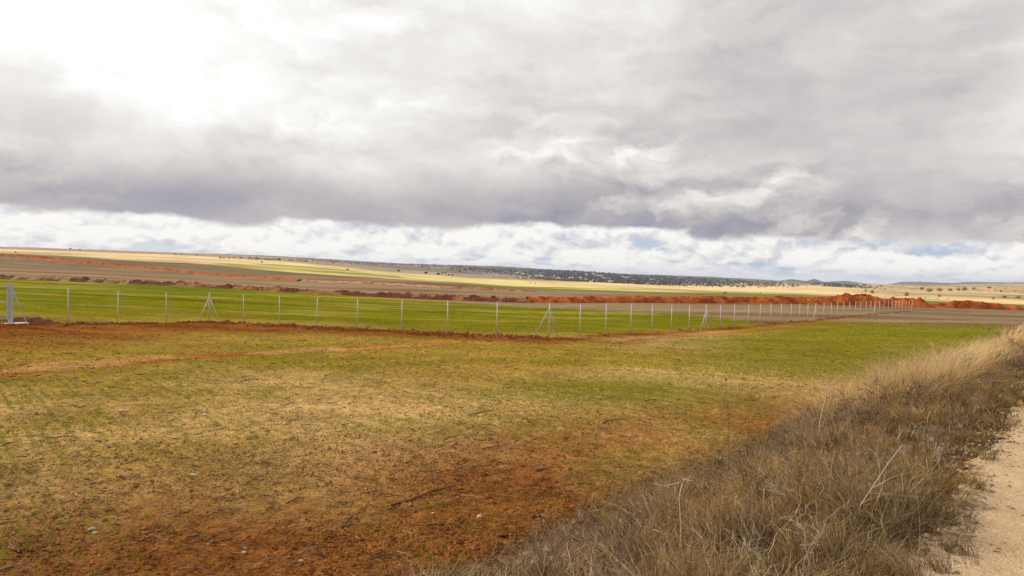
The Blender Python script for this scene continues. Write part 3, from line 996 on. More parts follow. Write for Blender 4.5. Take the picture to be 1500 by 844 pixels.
PH = 2.0
b = MB()
b.tube([(0, 0, -0.25), (0, 0, PH)], 0.029, 10)
me_post = b.data('fence_post', M_STEEL, True)
me_cap = cap_mesh(0.029, PH).data('cap', M_STEEL)
plain_proto = thing('fence_post', 'x', 'fence post', (0, 0, 0), 0, 'plain fence posts')
obj('post', me_post, plain_proto)
obj('cap', me_cap, plain_proto)
ORD = ['first', 'second', 'third', 'fourth', 'fifth', 'sixth', 'seventh', 'eighth', 'ninth', 'tenth', 'eleventh', 'twelfth', 'thirteenth', 'fourteenth', 'fifteenth', 'sixteenth']
used_proto = [False]


def put_post(px, run, label):
    x, y = fpos(px, run)
    o = plain_proto if not used_proto[0] else copy_tree(plain_proto)
    used_proto[0] = True
    o.location = (x, y, z_at(x, y))
    o.rotation_euler = (math.radians(random.gauss(0, .8)), math.radians(random.gauss(0, .8)), random.uniform(0, 6))
    o['label'] = label


for k, px in enumerate([244, 172.5, 100]):
    put_post(px, FENCE_A, 'plain galvanised fence post, %s to the left of the tripod corner post' % ORD[k])
for k, px in enumerate([357, 409.7, 465, 524.3, 588.7, 656.6, 729]):
    put_post(px, FENCE_B, 'plain galvanised fence post, %s to the right of the tripod corner post' % ORD[k])
RUNS_C = [([851, 889, 926, 957, 985, 1011], 'after the nearest braced post at the front corner'),
          ([1057, 1077.5, 1097.5, 1114.5, 1130.5, 1145.5, 1159.5, 1172.5, 1184.5], 'beyond the braced post on the dark furrow'),
          ([1208, 1218.6, 1228, 1237, 1245.6, 1254, 1261.6, 1269.4, 1276.5], 'beyond the braced post before the grey fallow'),
          ([1289.6, 1296, 1302, 1307.6, 1313, 1318, 1323, 1328, 1332.6], 'towards the last post below the orange heap')]
for lst, where in RUNS_C:
    for k, px in enumerate(lst):
        put_post(px, FENCE_C, 'galvanised fence post, %s plain one %s' % (ORD[k], where))


def braced_post(px, run, dirs, label):
    x, y = fpos(px, run)
    z0 = z_at(x, y)
    r = thing('braced_post', label, 'fence post', (x, y, z0), 0, 'braced fence posts')
    bb = MB()
    bb.tube([(0, 0, -0.25), (0, 0, PH + 0.03)], 0.033, 10)
    obj('post', bb.data('post', M_STEEL, True), r)
    obj('cap', cap_mesh(0.033, PH + .03).data('cap', M_STEEL), r)
    for d in dirs:
        L = math.hypot(*d)
        ux, uy = d[0] / L, d[1] / L
        ex, ey = ux * 1.0, uy * 1.0
        bz = z_at(x + ex, y + ey) - z0
        bb = MB()
        bb.tube([(ux * 0.04, uy * 0.04, 1.68), (ex, ey, bz - 0.12)], 0.024, 8)
        br = obj('brace', bb.data('brace', M_STEEL, True), r)
        bb = MB()
        bb.box((ux * 0.04 - 0.03, uy * 0.04 - 0.03, 1.64), (ux * 0.04 + 0.03, uy * 0.04 + 0.03, 1.72))
        obj('clamp', bb.data('clamp', M_STEEL), br)
    return r


def fdir(i, j):
    return (FP[j][0] - FP[i][0], FP[j][1] - FP[i][1])


braced_post(307, FENCE_A, [fdir(1, 0), fdir(1, 2)], 'grey corner post with two splayed braces like a tripod, nearest the gate')
braced_post(806, FENCE_B, [fdir(2, 1), fdir(2, 3)], 'nearest braced grey steel post at the front corner of the fence')
C_BR = [(1036, 'braced steel fence post standing by the dark furrow'),
        (1196, 'braced steel fence post midway before the grey fallow'),
        (1282.6, 'braced steel fence post just short of the orange heap'),
        (1337, 'last braced steel post at the far end below the orange heap')]
for px, lab in C_BR:
    braced_post(px, FENCE_C, [fdir(3, 2)] + ([fdir(2, 3)] if px < 1300 else []), lab)

# ------------------------------------------------------------------ gate and gate post
gx, gy = fpos(15.5, FENCE_A)
gz = z_at(gx, gy)
fa = fdir(0, 1)
ga = math.atan2(fa[1], fa[0])
g = thing('gate_post', 'stout square galvanised gate post with one brace on a concrete pad', 'gate post', (gx, gy, gz), ga)
b = MB()
b.box((-0.075, -0.075, -0.05), (0.075, 0.075, 2.12))
obj('post', b.data('post', M_GALV), g)
b = MB()
b.box((-0.085, -0.085, 2.12), (0.085, 0.085, 2.135))
obj('cap', b.data('cap', M_GALV), g)
b = MB()
b.tube([(0.10, 0, 1.80), (0.83, 0, 0.02)], 0.026, 8)
br = obj('brace', b.data('brace', M_STEEL, True), g)
b = MB()
b.box((0.075, -0.03, 1.76), (0.14, 0.03, 1.85))
obj('clamp', b.data('clamp', M_STEEL), br)
b = MB()
b.box((0.075, -0.012, 1.58), (0.17, 0.012, 1.61))
obj('latch_pin', b.data('latch_pin', M_STEEL), g)
n_ = 18
ring = [(0.25 + 0.72 * math.cos(6.2832 * k / n_) * random.uniform(.85, 1.1), 0.36 * math.sin(6.2832 * k / n_) * random.uniform(.8, 1.15)) for k in range(n_)]
b = MB()
vs = [(x, y, -0.25) for x, y in ring] + [(x, y, 0.035) for x, y in ring] + [(x * .93 + .01, y * .93, 0.06) for x, y in ring]
fs = [(k, (k + 1) % n_, n_ + (k + 1) % n_, n_ + k) for k in range(n_)] + [(n_ + k, n_ + (k + 1) % n_, 2 * n_ + (k + 1) % n_, 2 * n_ + k) for k in range(n_)] + [tuple(range(2 * n_, 3 * n_))]
b.add(vs, fs)
obj('concrete_pad', b.data('concrete_pad', M_CONC), g)

gt = thing('gate', 'galvanised tubular gate with three rails at the left edge', 'gate', (gx, gy, gz), ga)
b = MB()
b.box((-0.175, -0.03, 0.24), (-0.115, 0.03, 2.02))
obj('stile', b.data('stile', M_STEEL), gt)
b = MB()
b.box((-3.66, -0.03, 0.24), (-3.60, 0.03, 2.02))
obj('stile', b.data('stile', M_STEEL), gt)
for z in (0.30, 1.16, 1.97):
    b = MB()
    b.tube([(-3.60, 0, z), (-0.175, 0, z)], 0.022, 8)
    obj('rail', b.data('rail', M_STEEL, True), gt)
for z in (0.36, 1.86):
    b = MB()
    b.tube([(-0.115, 0, z), (-0.095, 0, z)], 0.02, 8)
    b.tube([(-0.095, 0, z - 0.05), (-0.095, 0, z + 0.05)], 0.018, 8)
    obj('hinge', b.data('hinge', M_GALV), gt)

# ------------------------------------------------------------------ trees, bushes
def leaf_cloud(n, lobes, size, c0, c1, seed, up=0.3, elong=1.0):
    """many small leaf faces spread through the volume of several lobes"""
    rg = np.random.default_rng(seed)
    lb = np.array(lobes)
    k = rg.choice(len(lb), n, p=lb[:, 3] ** 2 / (lb[:, 3] ** 2).sum())
    d = rg.normal(size=(n, 3))
    d /= np.linalg.norm(d, axis=1)[:, None]
    rad = lb[k, 3] * rg.uniform(0.25, 1.05, n) ** 0.5
    p = lb[k, :3] + d * rad[:, None] * np.array([1, 1, 0.82])
    a = rg.normal(size=(n, 3))
    a /= np.linalg.norm(a, axis=1)[:, None]
    bb = np.cross(a, rg.normal(size=(n, 3)))
    bb /= np.linalg.norm(bb, axis=1)[:, None]
    s = size * rg.uniform(0.6, 1.4, n)[:, None]
    a, bb = a * s * elong, bb * s
    V = np.stack([p - a, p - bb * 0.6, p + a, p + bb * 0.6], 1).reshape(-1, 3)
    Fq = np.arange(n * 4).reshape(-1, 4)
    tcol = rg.uniform(0, 1, n)[:, None]
    c = np.array(c0) * (1 - tcol) + np.array(c1) * tcol
    return V, Fq, np.repeat(c, 4, axis=0)


def make_tree(kind, seed, nleaf=900):
    rg = random.Random(seed)
    if kind == 'oak':
        lobes = [(0, 0, 2.5, 1.5)] + [(1.3 * math.cos(k * 1.26 + seed), 1.3 * math.sin(k * 1.26 + seed), 2.1 + rg.uniform(-.2, .6), rg.uniform(.8, 1.15)) for k in range(5)]
        V, Fq, c = leaf_cloud(nleaf, lobes, 0.24, (0.035, 0.05, 0.025), (0.075, 0.09, 0.045), seed)
        hc = 2.2
    else:
        lobes = [(0, 0, 1.35, 1.0)] + [(0.75 * math.cos(k * 1.25 + seed), 0.75 * math.sin(k * 1.25 + seed), 0.85 + rg.uniform(-.25, .5), rg.uniform(.6, .8)) for k in range(5)]
        V, Fq, c = leaf_cloud(430, lobes, 0.15, (0.30, 0.225, 0.125), (0.52, 0.41, 0.25), seed, elong=2.2)
        hc = 1.2
    crown = mesh_data('crown', V, Fq, c, M_LEAF)
    b = MB()
    b.tube([(0, 0, -0.3), (0.03, 0, 0.5), (0.0, 0.05, hc)], [0.22, 0.16, 0.09], 7, (0.10, 0.075, 0.05))
    for k in range(4):
        th = k * 1.57 + seed
        b.tube([(0, 0.02, hc * 0.5), (0.5 * math.cos(th), 0.5 * math.sin(th), hc * 0.85), (0.95 * math.cos(th), 0.95 * math.sin(th), hc * 1.1)], [0.09, 0.06, 0.025], 5, (0.10, 0.075, 0.05))
    trunk = b.data('trunk', M_WOODY, True, True)
    return crown, trunk


PROTO = {}
for kd in ('oak', 'bush'):
    for sd in range(3):
        cr, tk = make_tree(kd, sd + (10 if kd == 'bush' else 0))
        r = thing('holm_oak' if kd == 'oak' else 'bare_bush', None, 'tree' if kd == 'oak' else 'bush', (0, 0, 0))
        obj('crown', cr, r)
        obj('trunk', tk, r)
        PROTO[(kd, sd)] = [r, False]


def put_tree(kind, px, py, hpx, label, group, rmin=60.0, wide=1.0):
    x, y, z = ground_at(px, py, rmin)
    r = math.hypot(x, y)
    h = hpx * y / F_PX
    pr = PROTO[(kind, random.randrange(3))]
    o = pr[0] if not pr[1] else copy_tree(pr[0])
    pr[1] = True
    s = h / (3.9 if kind == 'oak' else 2.5)
    o.location = (x, y, z)
    o.scale = (s * wide, s * wide, s)
    o.rotation_euler = (0, 0, random.uniform(0, 6))
    tag(o, label, 'tree' if kind == 'oak' else 'bush', group)


OAK = 'dark trees scattered on the pale fields'
for px, py, h, wd, lab in [
        (22.6, 371, 2.6, 1.0, 'tiny dark tree alone on the pale hilltop at the left edge'),
        (383.5, 385.5, 2.6, 1.1, 'small dark tree alone on the beige slope left of centre'),
        (509, 396.5, 3.0, 1.3, 'low dark tree at the near edge of the yellow field'),
        (584, 399, 4.2, 1.0, 'round dark tree standing alone left of the tree group on the field'),
        (624, 401.8, 3.8, 1.3, 'round dark tree, second from left in the row on the field'),
        (642, 403.8, 4.6, 1.1, 'tallest dark round tree of the group in the field'),
        (648, 401.2, 2.4, 1.4, 'flat dark tree behind the tallest round one, left of a pair'),
        (652.5, 401.3, 2.4, 1.4, 'flat dark tree behind the tallest round one, right of a pair'),
        (657.5, 404.2, 2.8, 1.3, 'low dark tree at left of the hedge beside the tallest round tree'),
        (662.5, 404.4, 2.8, 1.3, 'low dark tree at right of the hedge beside the tallest round tree'),
        (674, 399.5, 3.2, 1.1, 'dark round tree at the right, behind the group in the field'),
        (618, 392.6, 2.6, 1.2, 'small dark tree high on the mauve hillside above the field group'),
        (669, 393.2, 2.8, 1.4, 'small dark tree near the wood at the hilltop'),
        (776.5, 416, 2.2, 0.8, 'tiny tree at left of two on the pale yellow field'),
        (784, 416.4, 2.2, 0.8, 'tiny tree at right of two on the pale yellow field')]:
    put_tree('oak', px, py, h, lab, OAK, 150, wd)
SKY_T = [(103, 365.6), (117, 367), (257, 373.6), (266, 373.7), (288, 374.6), (352, 378.2), (366, 378.8), (377, 379), (403, 380), (409, 380.3), (425, 381.5), (437, 382)]
for k, (px, py) in enumerate(SKY_T):
    put_tree('oak', px, py, 1.9 + 0.7 * random.random(), 'tiny dark tree on the skyline ridge, %s from the left' % ORD[k], 'dark trees along the skyline', 600, 1.3)
for px, py, h, wd, lab in [
        (1062, 430.2, 3.2, 1.5, 'pale bare bush on the yellow field before the far slope'),
        (1114, 429.6, 2.0, 1.0, 'very small bare bush alone on the golden field'),
        (1277.6, 430, 6.0, .8, 'grey bare bush standing just above the tallest soil heap'),
        (1328, 434, 7.0, .8, 'pale bare bush above the right half of the tallest heap'),
        (1268, 427.5, 4.0, .9, 'faint grey bush up left of the one over the tall heap'),
        (1350, 425.5, 6.0, .8, 'grey bush just left of the big rounded bush'),
        (1361, 428, 6.2, 1.4, 'big rounded grey green bush on the right-hand plain'),
        (1376, 427.5, 6.6, 1.0, 'brown bare bush just right of the big rounded bush'),
        (1392, 426.5, 4.6, 1.2, 'low brown bush between the big rounded bush and the grey tall one'),
        (1404, 426, 5.0, 1.0, 'small dark bush touching the tall grey bush on its left'),
        (1413, 426, 6.6, .95, 'tall grey bush near the middle of the right-hand plain'),
        (1426, 425, 4.6, 1.1, 'bushy brown clump right beside the tall grey bush'),
        (1449, 423, 4.4, 1.1, 'solitary bush high on the slope at right'),
        (1466, 427.5, 3.4, 1.2, 'small bush low on the right-hand slope'),
        (1471, 436.5, 4.0, 1.6, 'dark low bush at left of two on the golden strip'),
        (1491, 437, 3.8, 1.8, 'dark low bush at right of two on the golden strip'),
        (1376, 435.5, 5.0, .8, 'faint bare bush in front of the brown bush on the plain'),
        (1455, 439, 4.6, .7, 'slim pale bare bush in front of the golden strip')]:
    put_tree('bush', px, py, h, lab, 'bushes on the plain at right', 170, wd)
x, y, z = ground_at(1449, 484, 30)
put_tree('bush', 1449, 484, 6, 'small dry weed bush alone on the bright green sprouts', 'bushes on the plain at right', 30, 0.8)

# far-off wood around the village: one mass
rg = np.random.default_rng(5)
wp = []
for px, y0, y1, n, dens in [(690, 392, 398, 60, 1), (740, 394, 403, 120, 1), (800, 396, 411, 260, 1), (850, 398, 414, 300, 1), (900, 402, 416, 320, 1), (950, 404, 418, 280, 1), (1000, 406, 419, 220, 1), (1045, 409, 420, 130, 1), (1090, 411, 420, 70, 1), (1130, 414, 420, 50, 1), (1230, 416, 421, 160, 1)]:
    for _ in range(int(n * 2.6)):
        p = px + rg.normal(0, 26)
        yy = rg.uniform(y0, y1) + (p - px) * 0.05
        wp.append(ground_at(p, yy, 1000))
for k in range(240):
    p = rg.uniform(320, 700)
    t_ = (p - 320) / 380
    wp.append(ground_at(p, 377.2 + 13.5 * t_ + abs(rg.normal(0, 1.6)), 1000))
VV, FF, CC = [], [], []
base = 0
for k, (x, y, z) in enumerate(wp):
    s = y / 1000 * rg.uniform(0.45, 1.25)
    lobes = [(0, 0, s * 0.8, s), (s * .9 * rg.normal(), s * .6 * rg.normal(), s * .6, s * .7)]
    c0 = (0.048, 0.060, 0.078) if rg.random() < .8 else (0.075, 0.058, 0.048)
    V, Fq, c = leaf_cloud(34, lobes, s * 0.42, c0, tuple(np.array(c0) * 1.9), k)
    VV.append(V + np.array([x, y, z]))
    FF.append(Fq + base)
    CC.append(c)
    base += len(V)
o = obj('woodland', mesh_data('woodland', np.concatenate(VV), np.concatenate(FF), np.concatenate(CC), M_LEAF))
tag(o, 'dark distant wood covering the village hillside', 'woodland', kind='stuff')


# low scrub on the plain at the right
VV, FF, CC, base = [], [], [], 0
rg = np.random.default_rng(77)
for k in range(800):
    px = 1285 + 330 * rg.uniform(0, 1) ** 0.8
    py = rg.uniform(417.5, 440) + (px - 1400) * 0.012
    x, y, z = ground_at(px, py, 200)
    if fbm(np.array([x]), np.array([y * .35]), 0.012, 3, 181)[0] < 0.42:
        continue
    s = y / F_PX * rg.uniform(0.5, 1.3)
    s = min(s, 2.2)
    lobes = [(0, 0, s * 0.45, s * .8), (s * 1.2 * rg.normal(), s * .6 * rg.normal(), s * .35, s * .6)]
    c0 = [(0.30, 0.23, 0.13), (0.20, 0.17, 0.09), (0.36, 0.27, 0.15)][int(rg.integers(0, 3))]
    V, Fq, c = leaf_cloud(40, lobes, s * 0.26, c0, tuple(np.array(c0) * 1.5), k + 900)
    VV.append(V + np.array([x, y, z]))
    FF.append(Fq + base)
    CC.append(c)
    base += len(V)
o = obj('scrub', mesh_data('scrub', np.concatenate(VV), np.concatenate(FF), np.concatenate(CC), M_LEAF))
tag(o, 'low brownish scrub dotting the pale plain at the right', 'scrub', kind='stuff')


# houses
def make_house(L, W, Ht):
    r = thing('house', None, 'house', (0, 0, 0))
    b = MB()
    b.box((-L / 2, -W / 2, -1), (L / 2, W / 2, Ht))
    b.add([(-L / 2, -W / 2, Ht), (-L / 2, W / 2, Ht), (-L / 2, 0, Ht + W * .28)], [(0, 1, 2), (2, 1, 0)])
    b.add([(L / 2, -W / 2, Ht), (L / 2, W / 2, Ht), (L / 2, 0, Ht + W * .28)], [(0, 1, 2), (2, 1, 0)])
    obj('wall', b.data('wall', M_WALL), r)
    b = MB()
    e, tk = 0.4, 0.25
    for sgn in (1, -1):
        y0, y1 = sgn * (W / 2 + e), 0
        z0, z1 = Ht - .28 * e * 2 + .06, Ht + W * .28 + .06
        a = [(-L / 2 - e, y0, z0), (L / 2 + e, y0, z0), (L / 2 + e, y1, z1), (-L / 2 - e, y1, z1)]
        b.add(a + [(p[0], p[1], p[2] + tk) for p in a], [(0, 1, 2, 3), (4, 5, 6, 7), (0, 1, 5, 4), (1, 2, 6, 5), (3, 0, 4, 7)])
    obj('roof', b.data('roof', M_ROOF), r)
    for i in range(3):
        wx = -L / 2 + (i + .5) * L / 3
        b = MB()
        b.box((wx - .5, -W / 2 - .05, 1.0), (wx + .5, -W / 2 + .02, 2.3))
        obj('window', b.data('window', M_GALV), r)
    return r


H_PROTO = [[make_house(14, 8, 5.5), False], [make_house(10, 7, 3.6), False], [make_house(20, 9, 4.2), False]]
LOW = [(758.6, 400.8), (765, 402), (788, 405.3), (793, 406.2), (818, 408.6), (836.6, 408.6), (866, 414.6), (894, 414), (948, 416.8), (1018, 418.3)]
HIGH = [(841, 397.6), (859, 402.4), (850, 408.4), (870, 402.4), (874, 404), (880, 405.4), (884.4, 408.8), (890, 408.3), (894, 409.4), (912, 406.4), (918, 408), (922, 407.4), (930, 411), (954, 410.8), (1003, 407.4)]
for nm, lst, big in (('lower', LOW, 1.0), ('upper', HIGH, .85)):
    for k, (px, py) in enumerate(lst):
        x, y, z = ground_at(px, py, 900)
        pr = random.choice(H_PROTO)
        o = pr[0] if not pr[1] else copy_tree(pr[0])
        pr[1] = True
        sc = 0.9 * big * (y / 2500.0) * random.uniform(.8, 1.1)
        o.location = (x, y, z)
        o.scale = (sc, sc, sc)
        o.rotation_euler = (0, 0, random.uniform(-.5, .5))
        tag(o, 'small white house at the %s of the wooded hillside, %s from the left' % ('foot' if nm == 'lower' else 'middle height', ORD[k]), 'house', 'houses of the hillside village')
for pr in H_PROTO:
    if not pr[1]:
        for ch in list(pr[0].children):
            bpy.data.objects.remove(ch)
        bpy.data.objects.remove(pr[0])


# lattice masts
def mast(px, py, hpx, label):
    x, y, z = ground_at(px, py, 900)
    h = hpx * y / F_PX
    r = thing('lattice_mast', label, 'mast', (x, y, z), 0, 'far masts')
    b = MB()
    w0, w1 = h * 0.07, h * 0.02
    for sx in (1, -1):
        for sy in (1, -1):
            b.tube([(sx * w0, sy * w0, -1), (sx * w1, sy * w1, h)], h * 0.008, 4)
    for k in range(6):
        f0, f1 = k / 6, (k + 1) / 6
        a0, a1 = w0 + (w1 - w0) * f0, w0 + (w1 - w0) * f1
        for s_ in (1, -1):
            b.tube([(-a0, s_ * a0, f0 * h), (a1, s_ * a1, f1 * h)], h * 0.005, 3)
            b.tube([(a0, s_ * a0, f0 * h), (-a1, s_ * a1, f1 * h)], h * 0.005, 3)
    obj('tower', b.data('tower', M_WALL), r)
    b = MB()
    for zz in (0.78, 0.9):
        b.tube([(-h * .16, 0, zz * h), (h * .16, 0, zz * h)], h * 0.007, 4)
    obj('cross_arm', b.data('cross_arm', M_WALL), r)


mast(811.5, 410, 8, 'thin pale mast in front of the wooded village slope')
mast(1062, 416.5, 6, 'short pale mast at the right end of the village slope')
mast(1150, 419.5, 11, 'tall pale lattice mast right of the village on the far plain')

# far blue mountains
rg = np.random.default_rng(9)


def mountains(name, pts, dist, label, c, seed):
    p = np.array(pts, float)
    xs = np.arange(p[0, 0], p[-1, 0], 1.5)
    top = np.interp(xs, p[:, 0], p[:, 1]) + 0.9 * (fbm(xs, xs * 0, 0.09, 4, seed) - .5)
    rows = 9
    V = []
    for j in range(rows):
        f = j / (rows - 1)
        Yd = dist + 1500 * (f - 0.0)
        hh = np.sin(f * math.pi / 1.0) ** 0.8 if j < rows - 1 else 0
        zc_ = CAM_Z - (top - HOR(xs)) * (dist + 750) / F_PX
        zz = -60 + (zc_ + 60) * hh + (40 * (fbm(xs * 40, xs * 0 + Yd, 0.004, 3, seed + 4) - .5)) * (0.3 if j != rows // 2 else 0)
        V.append(np.stack([(xs - 750) / F_PX * Yd, np.full_like(xs, Yd), zz], -1))
    V = np.concatenate(V)
    n = len(xs)
    ii = np.arange(rows - 1)[:, None] * n + np.arange(n - 1)[None]
    Fq = np.stack([ii, ii + 1, ii + n + 1, ii + n], -1).reshape(-1, 4)
    o = obj(name, mesh_data(name, V, Fq, np.broadcast_to(np.array(c), (len(V), 3)), M_LEAF, True))
    tag(o, label, 'hills', kind='structure')


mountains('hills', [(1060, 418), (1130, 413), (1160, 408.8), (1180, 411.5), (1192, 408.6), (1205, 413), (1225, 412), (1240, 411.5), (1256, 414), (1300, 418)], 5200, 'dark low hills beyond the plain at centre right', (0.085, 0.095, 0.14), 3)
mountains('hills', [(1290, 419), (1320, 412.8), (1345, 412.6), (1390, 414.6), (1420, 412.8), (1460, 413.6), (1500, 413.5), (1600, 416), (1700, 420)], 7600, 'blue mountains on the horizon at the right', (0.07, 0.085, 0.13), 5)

#VEGETATION
# ------------------------------------------------------------------ air
hz = MB()
zlo = float(min(Z.min(), -120)) - 2
zhi = float(max(Z[(rr_ < 9900)].max(), 75)) + 8
hz.box((-12500, -12500, zlo), (12500, 12500, zhi))
m, t, out = mat_new('air')
pv = t.node('ShaderNodeVolumePrincipled')
pv.inputs['Color'].default_value = (0.80, 0.87, 1.0, 1)
pv.inputs['Density'].default_value = 7e-5
pv.inputs['Anisotropy'].default_value = 0.2
t.l.new(pv.outputs[0], out.inputs['Volume'])
tag(obj('haze', hz.data('haze', m)), 'thin pale haze over the distant hills', 'haze', kind='stuff')


# ------------------------------------------------------------------ blades and ribbons
def ribbons(P0, hgt, lean, width, nseg, cols, droop=0.35, wig=0.0, seed=0, tipw=0.15):
    """P0 (N,3) roots; lean (N,2) sideways run of the tip per unit height"""
    n = len(P0)
    rg = np.random.default_rng(seed)
    t = np.linspace(0, 1, nseg + 1)[None, :]
    lx, ly = lean[:, 0:1], lean[:, 1:2]
    lm = np.hypot(lx, ly)
    k = hgt[:, None]
    px_ = P0[:, 0:1] + lx * k * t ** 1.7
    py_ = P0[:, 1:2] + ly * k * t ** 1.7
    pz_ = P0[:, 2:3] + k * (t - droop * np.minimum(lm, 1.3) * t ** 2)
    if wig:
        px_ = px_ + rg.normal(0, wig, (n, nseg + 1)) * k * t
        py_ = py_ + rg.normal(0, wig, (n, nseg + 1)) * k * t
    th = rg.uniform(-0.9, 0.9, n)[:, None] + 0.0
    wx, wy = np.cos(th), np.sin(th)
    ww = width[:, None] * (1 - (1 - tipw) * t)
    A_ = np.stack([px_ - wx * ww, py_ - wy * ww, pz_], -1)
    B_ = np.stack([px_ + wx * ww, py_ + wy * ww, pz_], -1)
    V = np.stack([A_, B_], 2).reshape(-1, 3)
    b = (np.arange(n) * (nseg + 1) * 2)[:, None] + (np.arange(nseg) * 2)[None, :]
    Fq = np.stack([b, b + 1, b + 3, b + 2], -1).reshape(-1, 4)
    c = np.repeat(cols, (nseg + 1) * 2, axis=0)
    return V, Fq, c


def join(lst):
    VV, FF, CC, b = [], [], [], 0
    for V, F_, c in lst:
        VV.append(V)
        FF.append(F_ + b)
        CC.append(c)
        b += len(V)
    return np.concatenate(VV), np.concatenate(FF), np.concatenate(CC)


def sector(n, r0_, r1_, a0=-0.70, a1=0.70, seed=0, power=0.0):
    rg = np.random.default_rng(seed)
    a = rg.uniform(a0, a1, n)
    r = np.exp(rg.uniform(math.log(r0_), math.log(r1_), n))
    return np.sin(a) * r, np.cos(a) * r, a, r, rg


# wheat sprouts standing in their drill rows
x, y, a, r, rg = sector(420000, 4.2, 34, seed=101)
al = x * 0.65 - y * 0.76
ac = x * 0.76 + y * 0.65
sp = 0.20
acs = np.round(ac / sp) * sp + rg.normal(0, 0.024, len(x))
x, y = al * 0.65 + acs * 0.76, -al * 0.76 + acs * 0.65
c_, vg, _ = land_colour(x, y)
dens = fbm(x, y, 0.45, 4, 141)
rowd = fbm(al * 0.15, np.round(ac / sp) * 7.3, 1.0, 2, 143)
keep = (0.48 * dens + 0.28 * rowd + 0.24 * rg.uniform(0, 1, len(x)) < 0.265 + 0.50 * vg)
q, s = qs(x, y)
keep &= (q > 4.4) & (rg.uniform(0, 1, len(x)) < 0.40 + 0.60 * sstep(r, 8, 15))
x, y, r, rg2 = x[keep], y[keep], r[keep], np.random.default_rng(3)
n = len(x)
P0 = np.stack([x, y, H(x, y) + 0.0], -1)
tc_ = rg2.uniform(0, 1, n)
gcol = lerp(np.broadcast_to(np.array((0.16, 0.23, 0.005)), (n, 3)), np.array((0.33, 0.35, 0.016)), tc_)
dry = rg2.uniform(0, 1, n) < 0.12
gcol[dry] = (0.36, 0.27, 0.12)
an = rg2.uniform(0, 6.283, n)
ln = rg2.uniform(0.2, 1.1, n)
parts = [ribbons(P0, rg2.uniform(0.04, 0.09, n), np.stack([np.cos(an) * ln, np.sin(an) * ln], -1), np.maximum(0.0028, r * 0.00026), 1, gcol, seed=5, tipw=0.1)]
# tufts farther out, both sides of the fence
x, y, a, r, rg = sector(330000, 26, 150, seed=103)
q, s = qs(x, y)
c_, vg, _ = land_colour(x, y)
k = (rg.uniform(0, 1, len(x)) < 0.12 + 1.0 * vg) & (q > 5.0) & (vg > 0.02) & (fbm(x, y, 0.3, 3, 151) + 0.3 * rg.uniform(-1, 1, len(x)) < 0.38 + 0.35 * vg)
x, y, r, c_, vg = x[k], y[k], r[k], c_[k], vg[k]
n = len(x)
P0 = np.stack([x, y, H(x, y) - 0.01], -1)
tc_ = rg.uniform(0, 1, n)
gcol = lerp(np.broadcast_to(np.array((0.19, 0.225, 0.005)), (n, 3)), np.array((0.36, 0.35, 0.02)), tc_)
gcol = lerp(gcol, np.array((0.36, 0.24, 0.06)), (rg.uniform(0, 1, n) < 0.16) * 1.0)
an = rg.uniform(0, 6.283, n)
ln = rg.uniform(0.0, 0.8, n)
parts.append(ribbons(P0, rg.uniform(0.03, 0.085, n) * (0.7 + 0.5 * vg), np.stack([np.cos(an) * ln, np.sin(an) * ln], -1), np.maximum(0.006, r * 0.00050), 1, gcol, seed=6, tipw=0.2))
V, Fq, c = join(parts)
tag(obj('crop_seedlings', mesh_data('crop_seedlings', V, Fq, c, M_GREEN)), 'green cereal seedlings sprouting in rows across the fields', 'seedlings', kind='stuff')

# crumbs of soil and pale pebbles on the near field
x, y, a, r, rg = sector(110000, 4.0, 40, seed=111)
q, s = qs(x, y)
k = (q > 4.0) & (fbm(x, y, 0.7, 3, 161) + rg.uniform(-.25, .25, len(x)) > 0.45)
x, y, r = x[k], y[k], r[k]
n = len(x)
c_, _, _ = land_colour(x, y)
c_ = c_ * rg.uniform(0.75, 1.3, (n, 1))
sz = rg.gamma(1.3, 0.0062, n) + 0.004 + 0.0004 * r
V, F_, C_ = blobs(x, y, H(x, y) + sz * 0.2, sz, c_, 12, 0.7)
tag(obj('soil_crumbs', mesh_data('soil_crumbs', V, F_, C_, M_SOIL)), 'reddish crumbs of soil scattered over the near field', 'soil crumbs', kind='stuff')

x, y, a, r, rg = sector(2200, 4.0, 45, seed=113)
q, s = qs(x, y)
k = q > 4.3
x, y = x[k], y[k]
n = len(x)
c_ = np.array((0.64, 0.47, 0.29)) * rg.uniform(0.5, 1.1, (n, 1))
sz = rg.gamma(1.4, 0.0042, n) + 0.004 + 0.0003 * r[k]
V1 = blobs(x, y, H(x, y) + sz * 0.3, sz, c_, 13, 0.7)
# pebbles of the track and along its edge
n = 5200
rg = np.random.default_rng(17)
s = np.exp(rg.uniform(math.log(2.5), math.log(32), n))
q = np.where(rg.uniform(0, 1, n) < 0.45, 0.66 + rg.normal(0, 0.13, n), rg.uniform(-3.2, 0.75, n))
x, y = RD[0] * s + RN[0] * q, RD[1] * s + RN[1] * q
c_ = np.array((0.66, 0.50, 0.32)) * rg.uniform(0.6, 1.25, (n, 1))
sz = rg.gamma(1.5, 0.0042, n) + 0.003 + 0.0003 * s
sz = np.where(q > 0.5, sz * 1.35, sz)
V2 = blobs(x, y, H(x, y) + sz * 0.25 + 0.01, sz, c_, 14, 0.65)
M_PEB = soil_material('pebble', 0.35, 12.0)
V, F_, C_ = join([V1, V2])
tag(obj('pebbles', mesh_data('pebbles', V, F_, C_, M_PEB)), 'small pale pebbles strewn on the track edge and field', 'pebbles', kind='stuff')

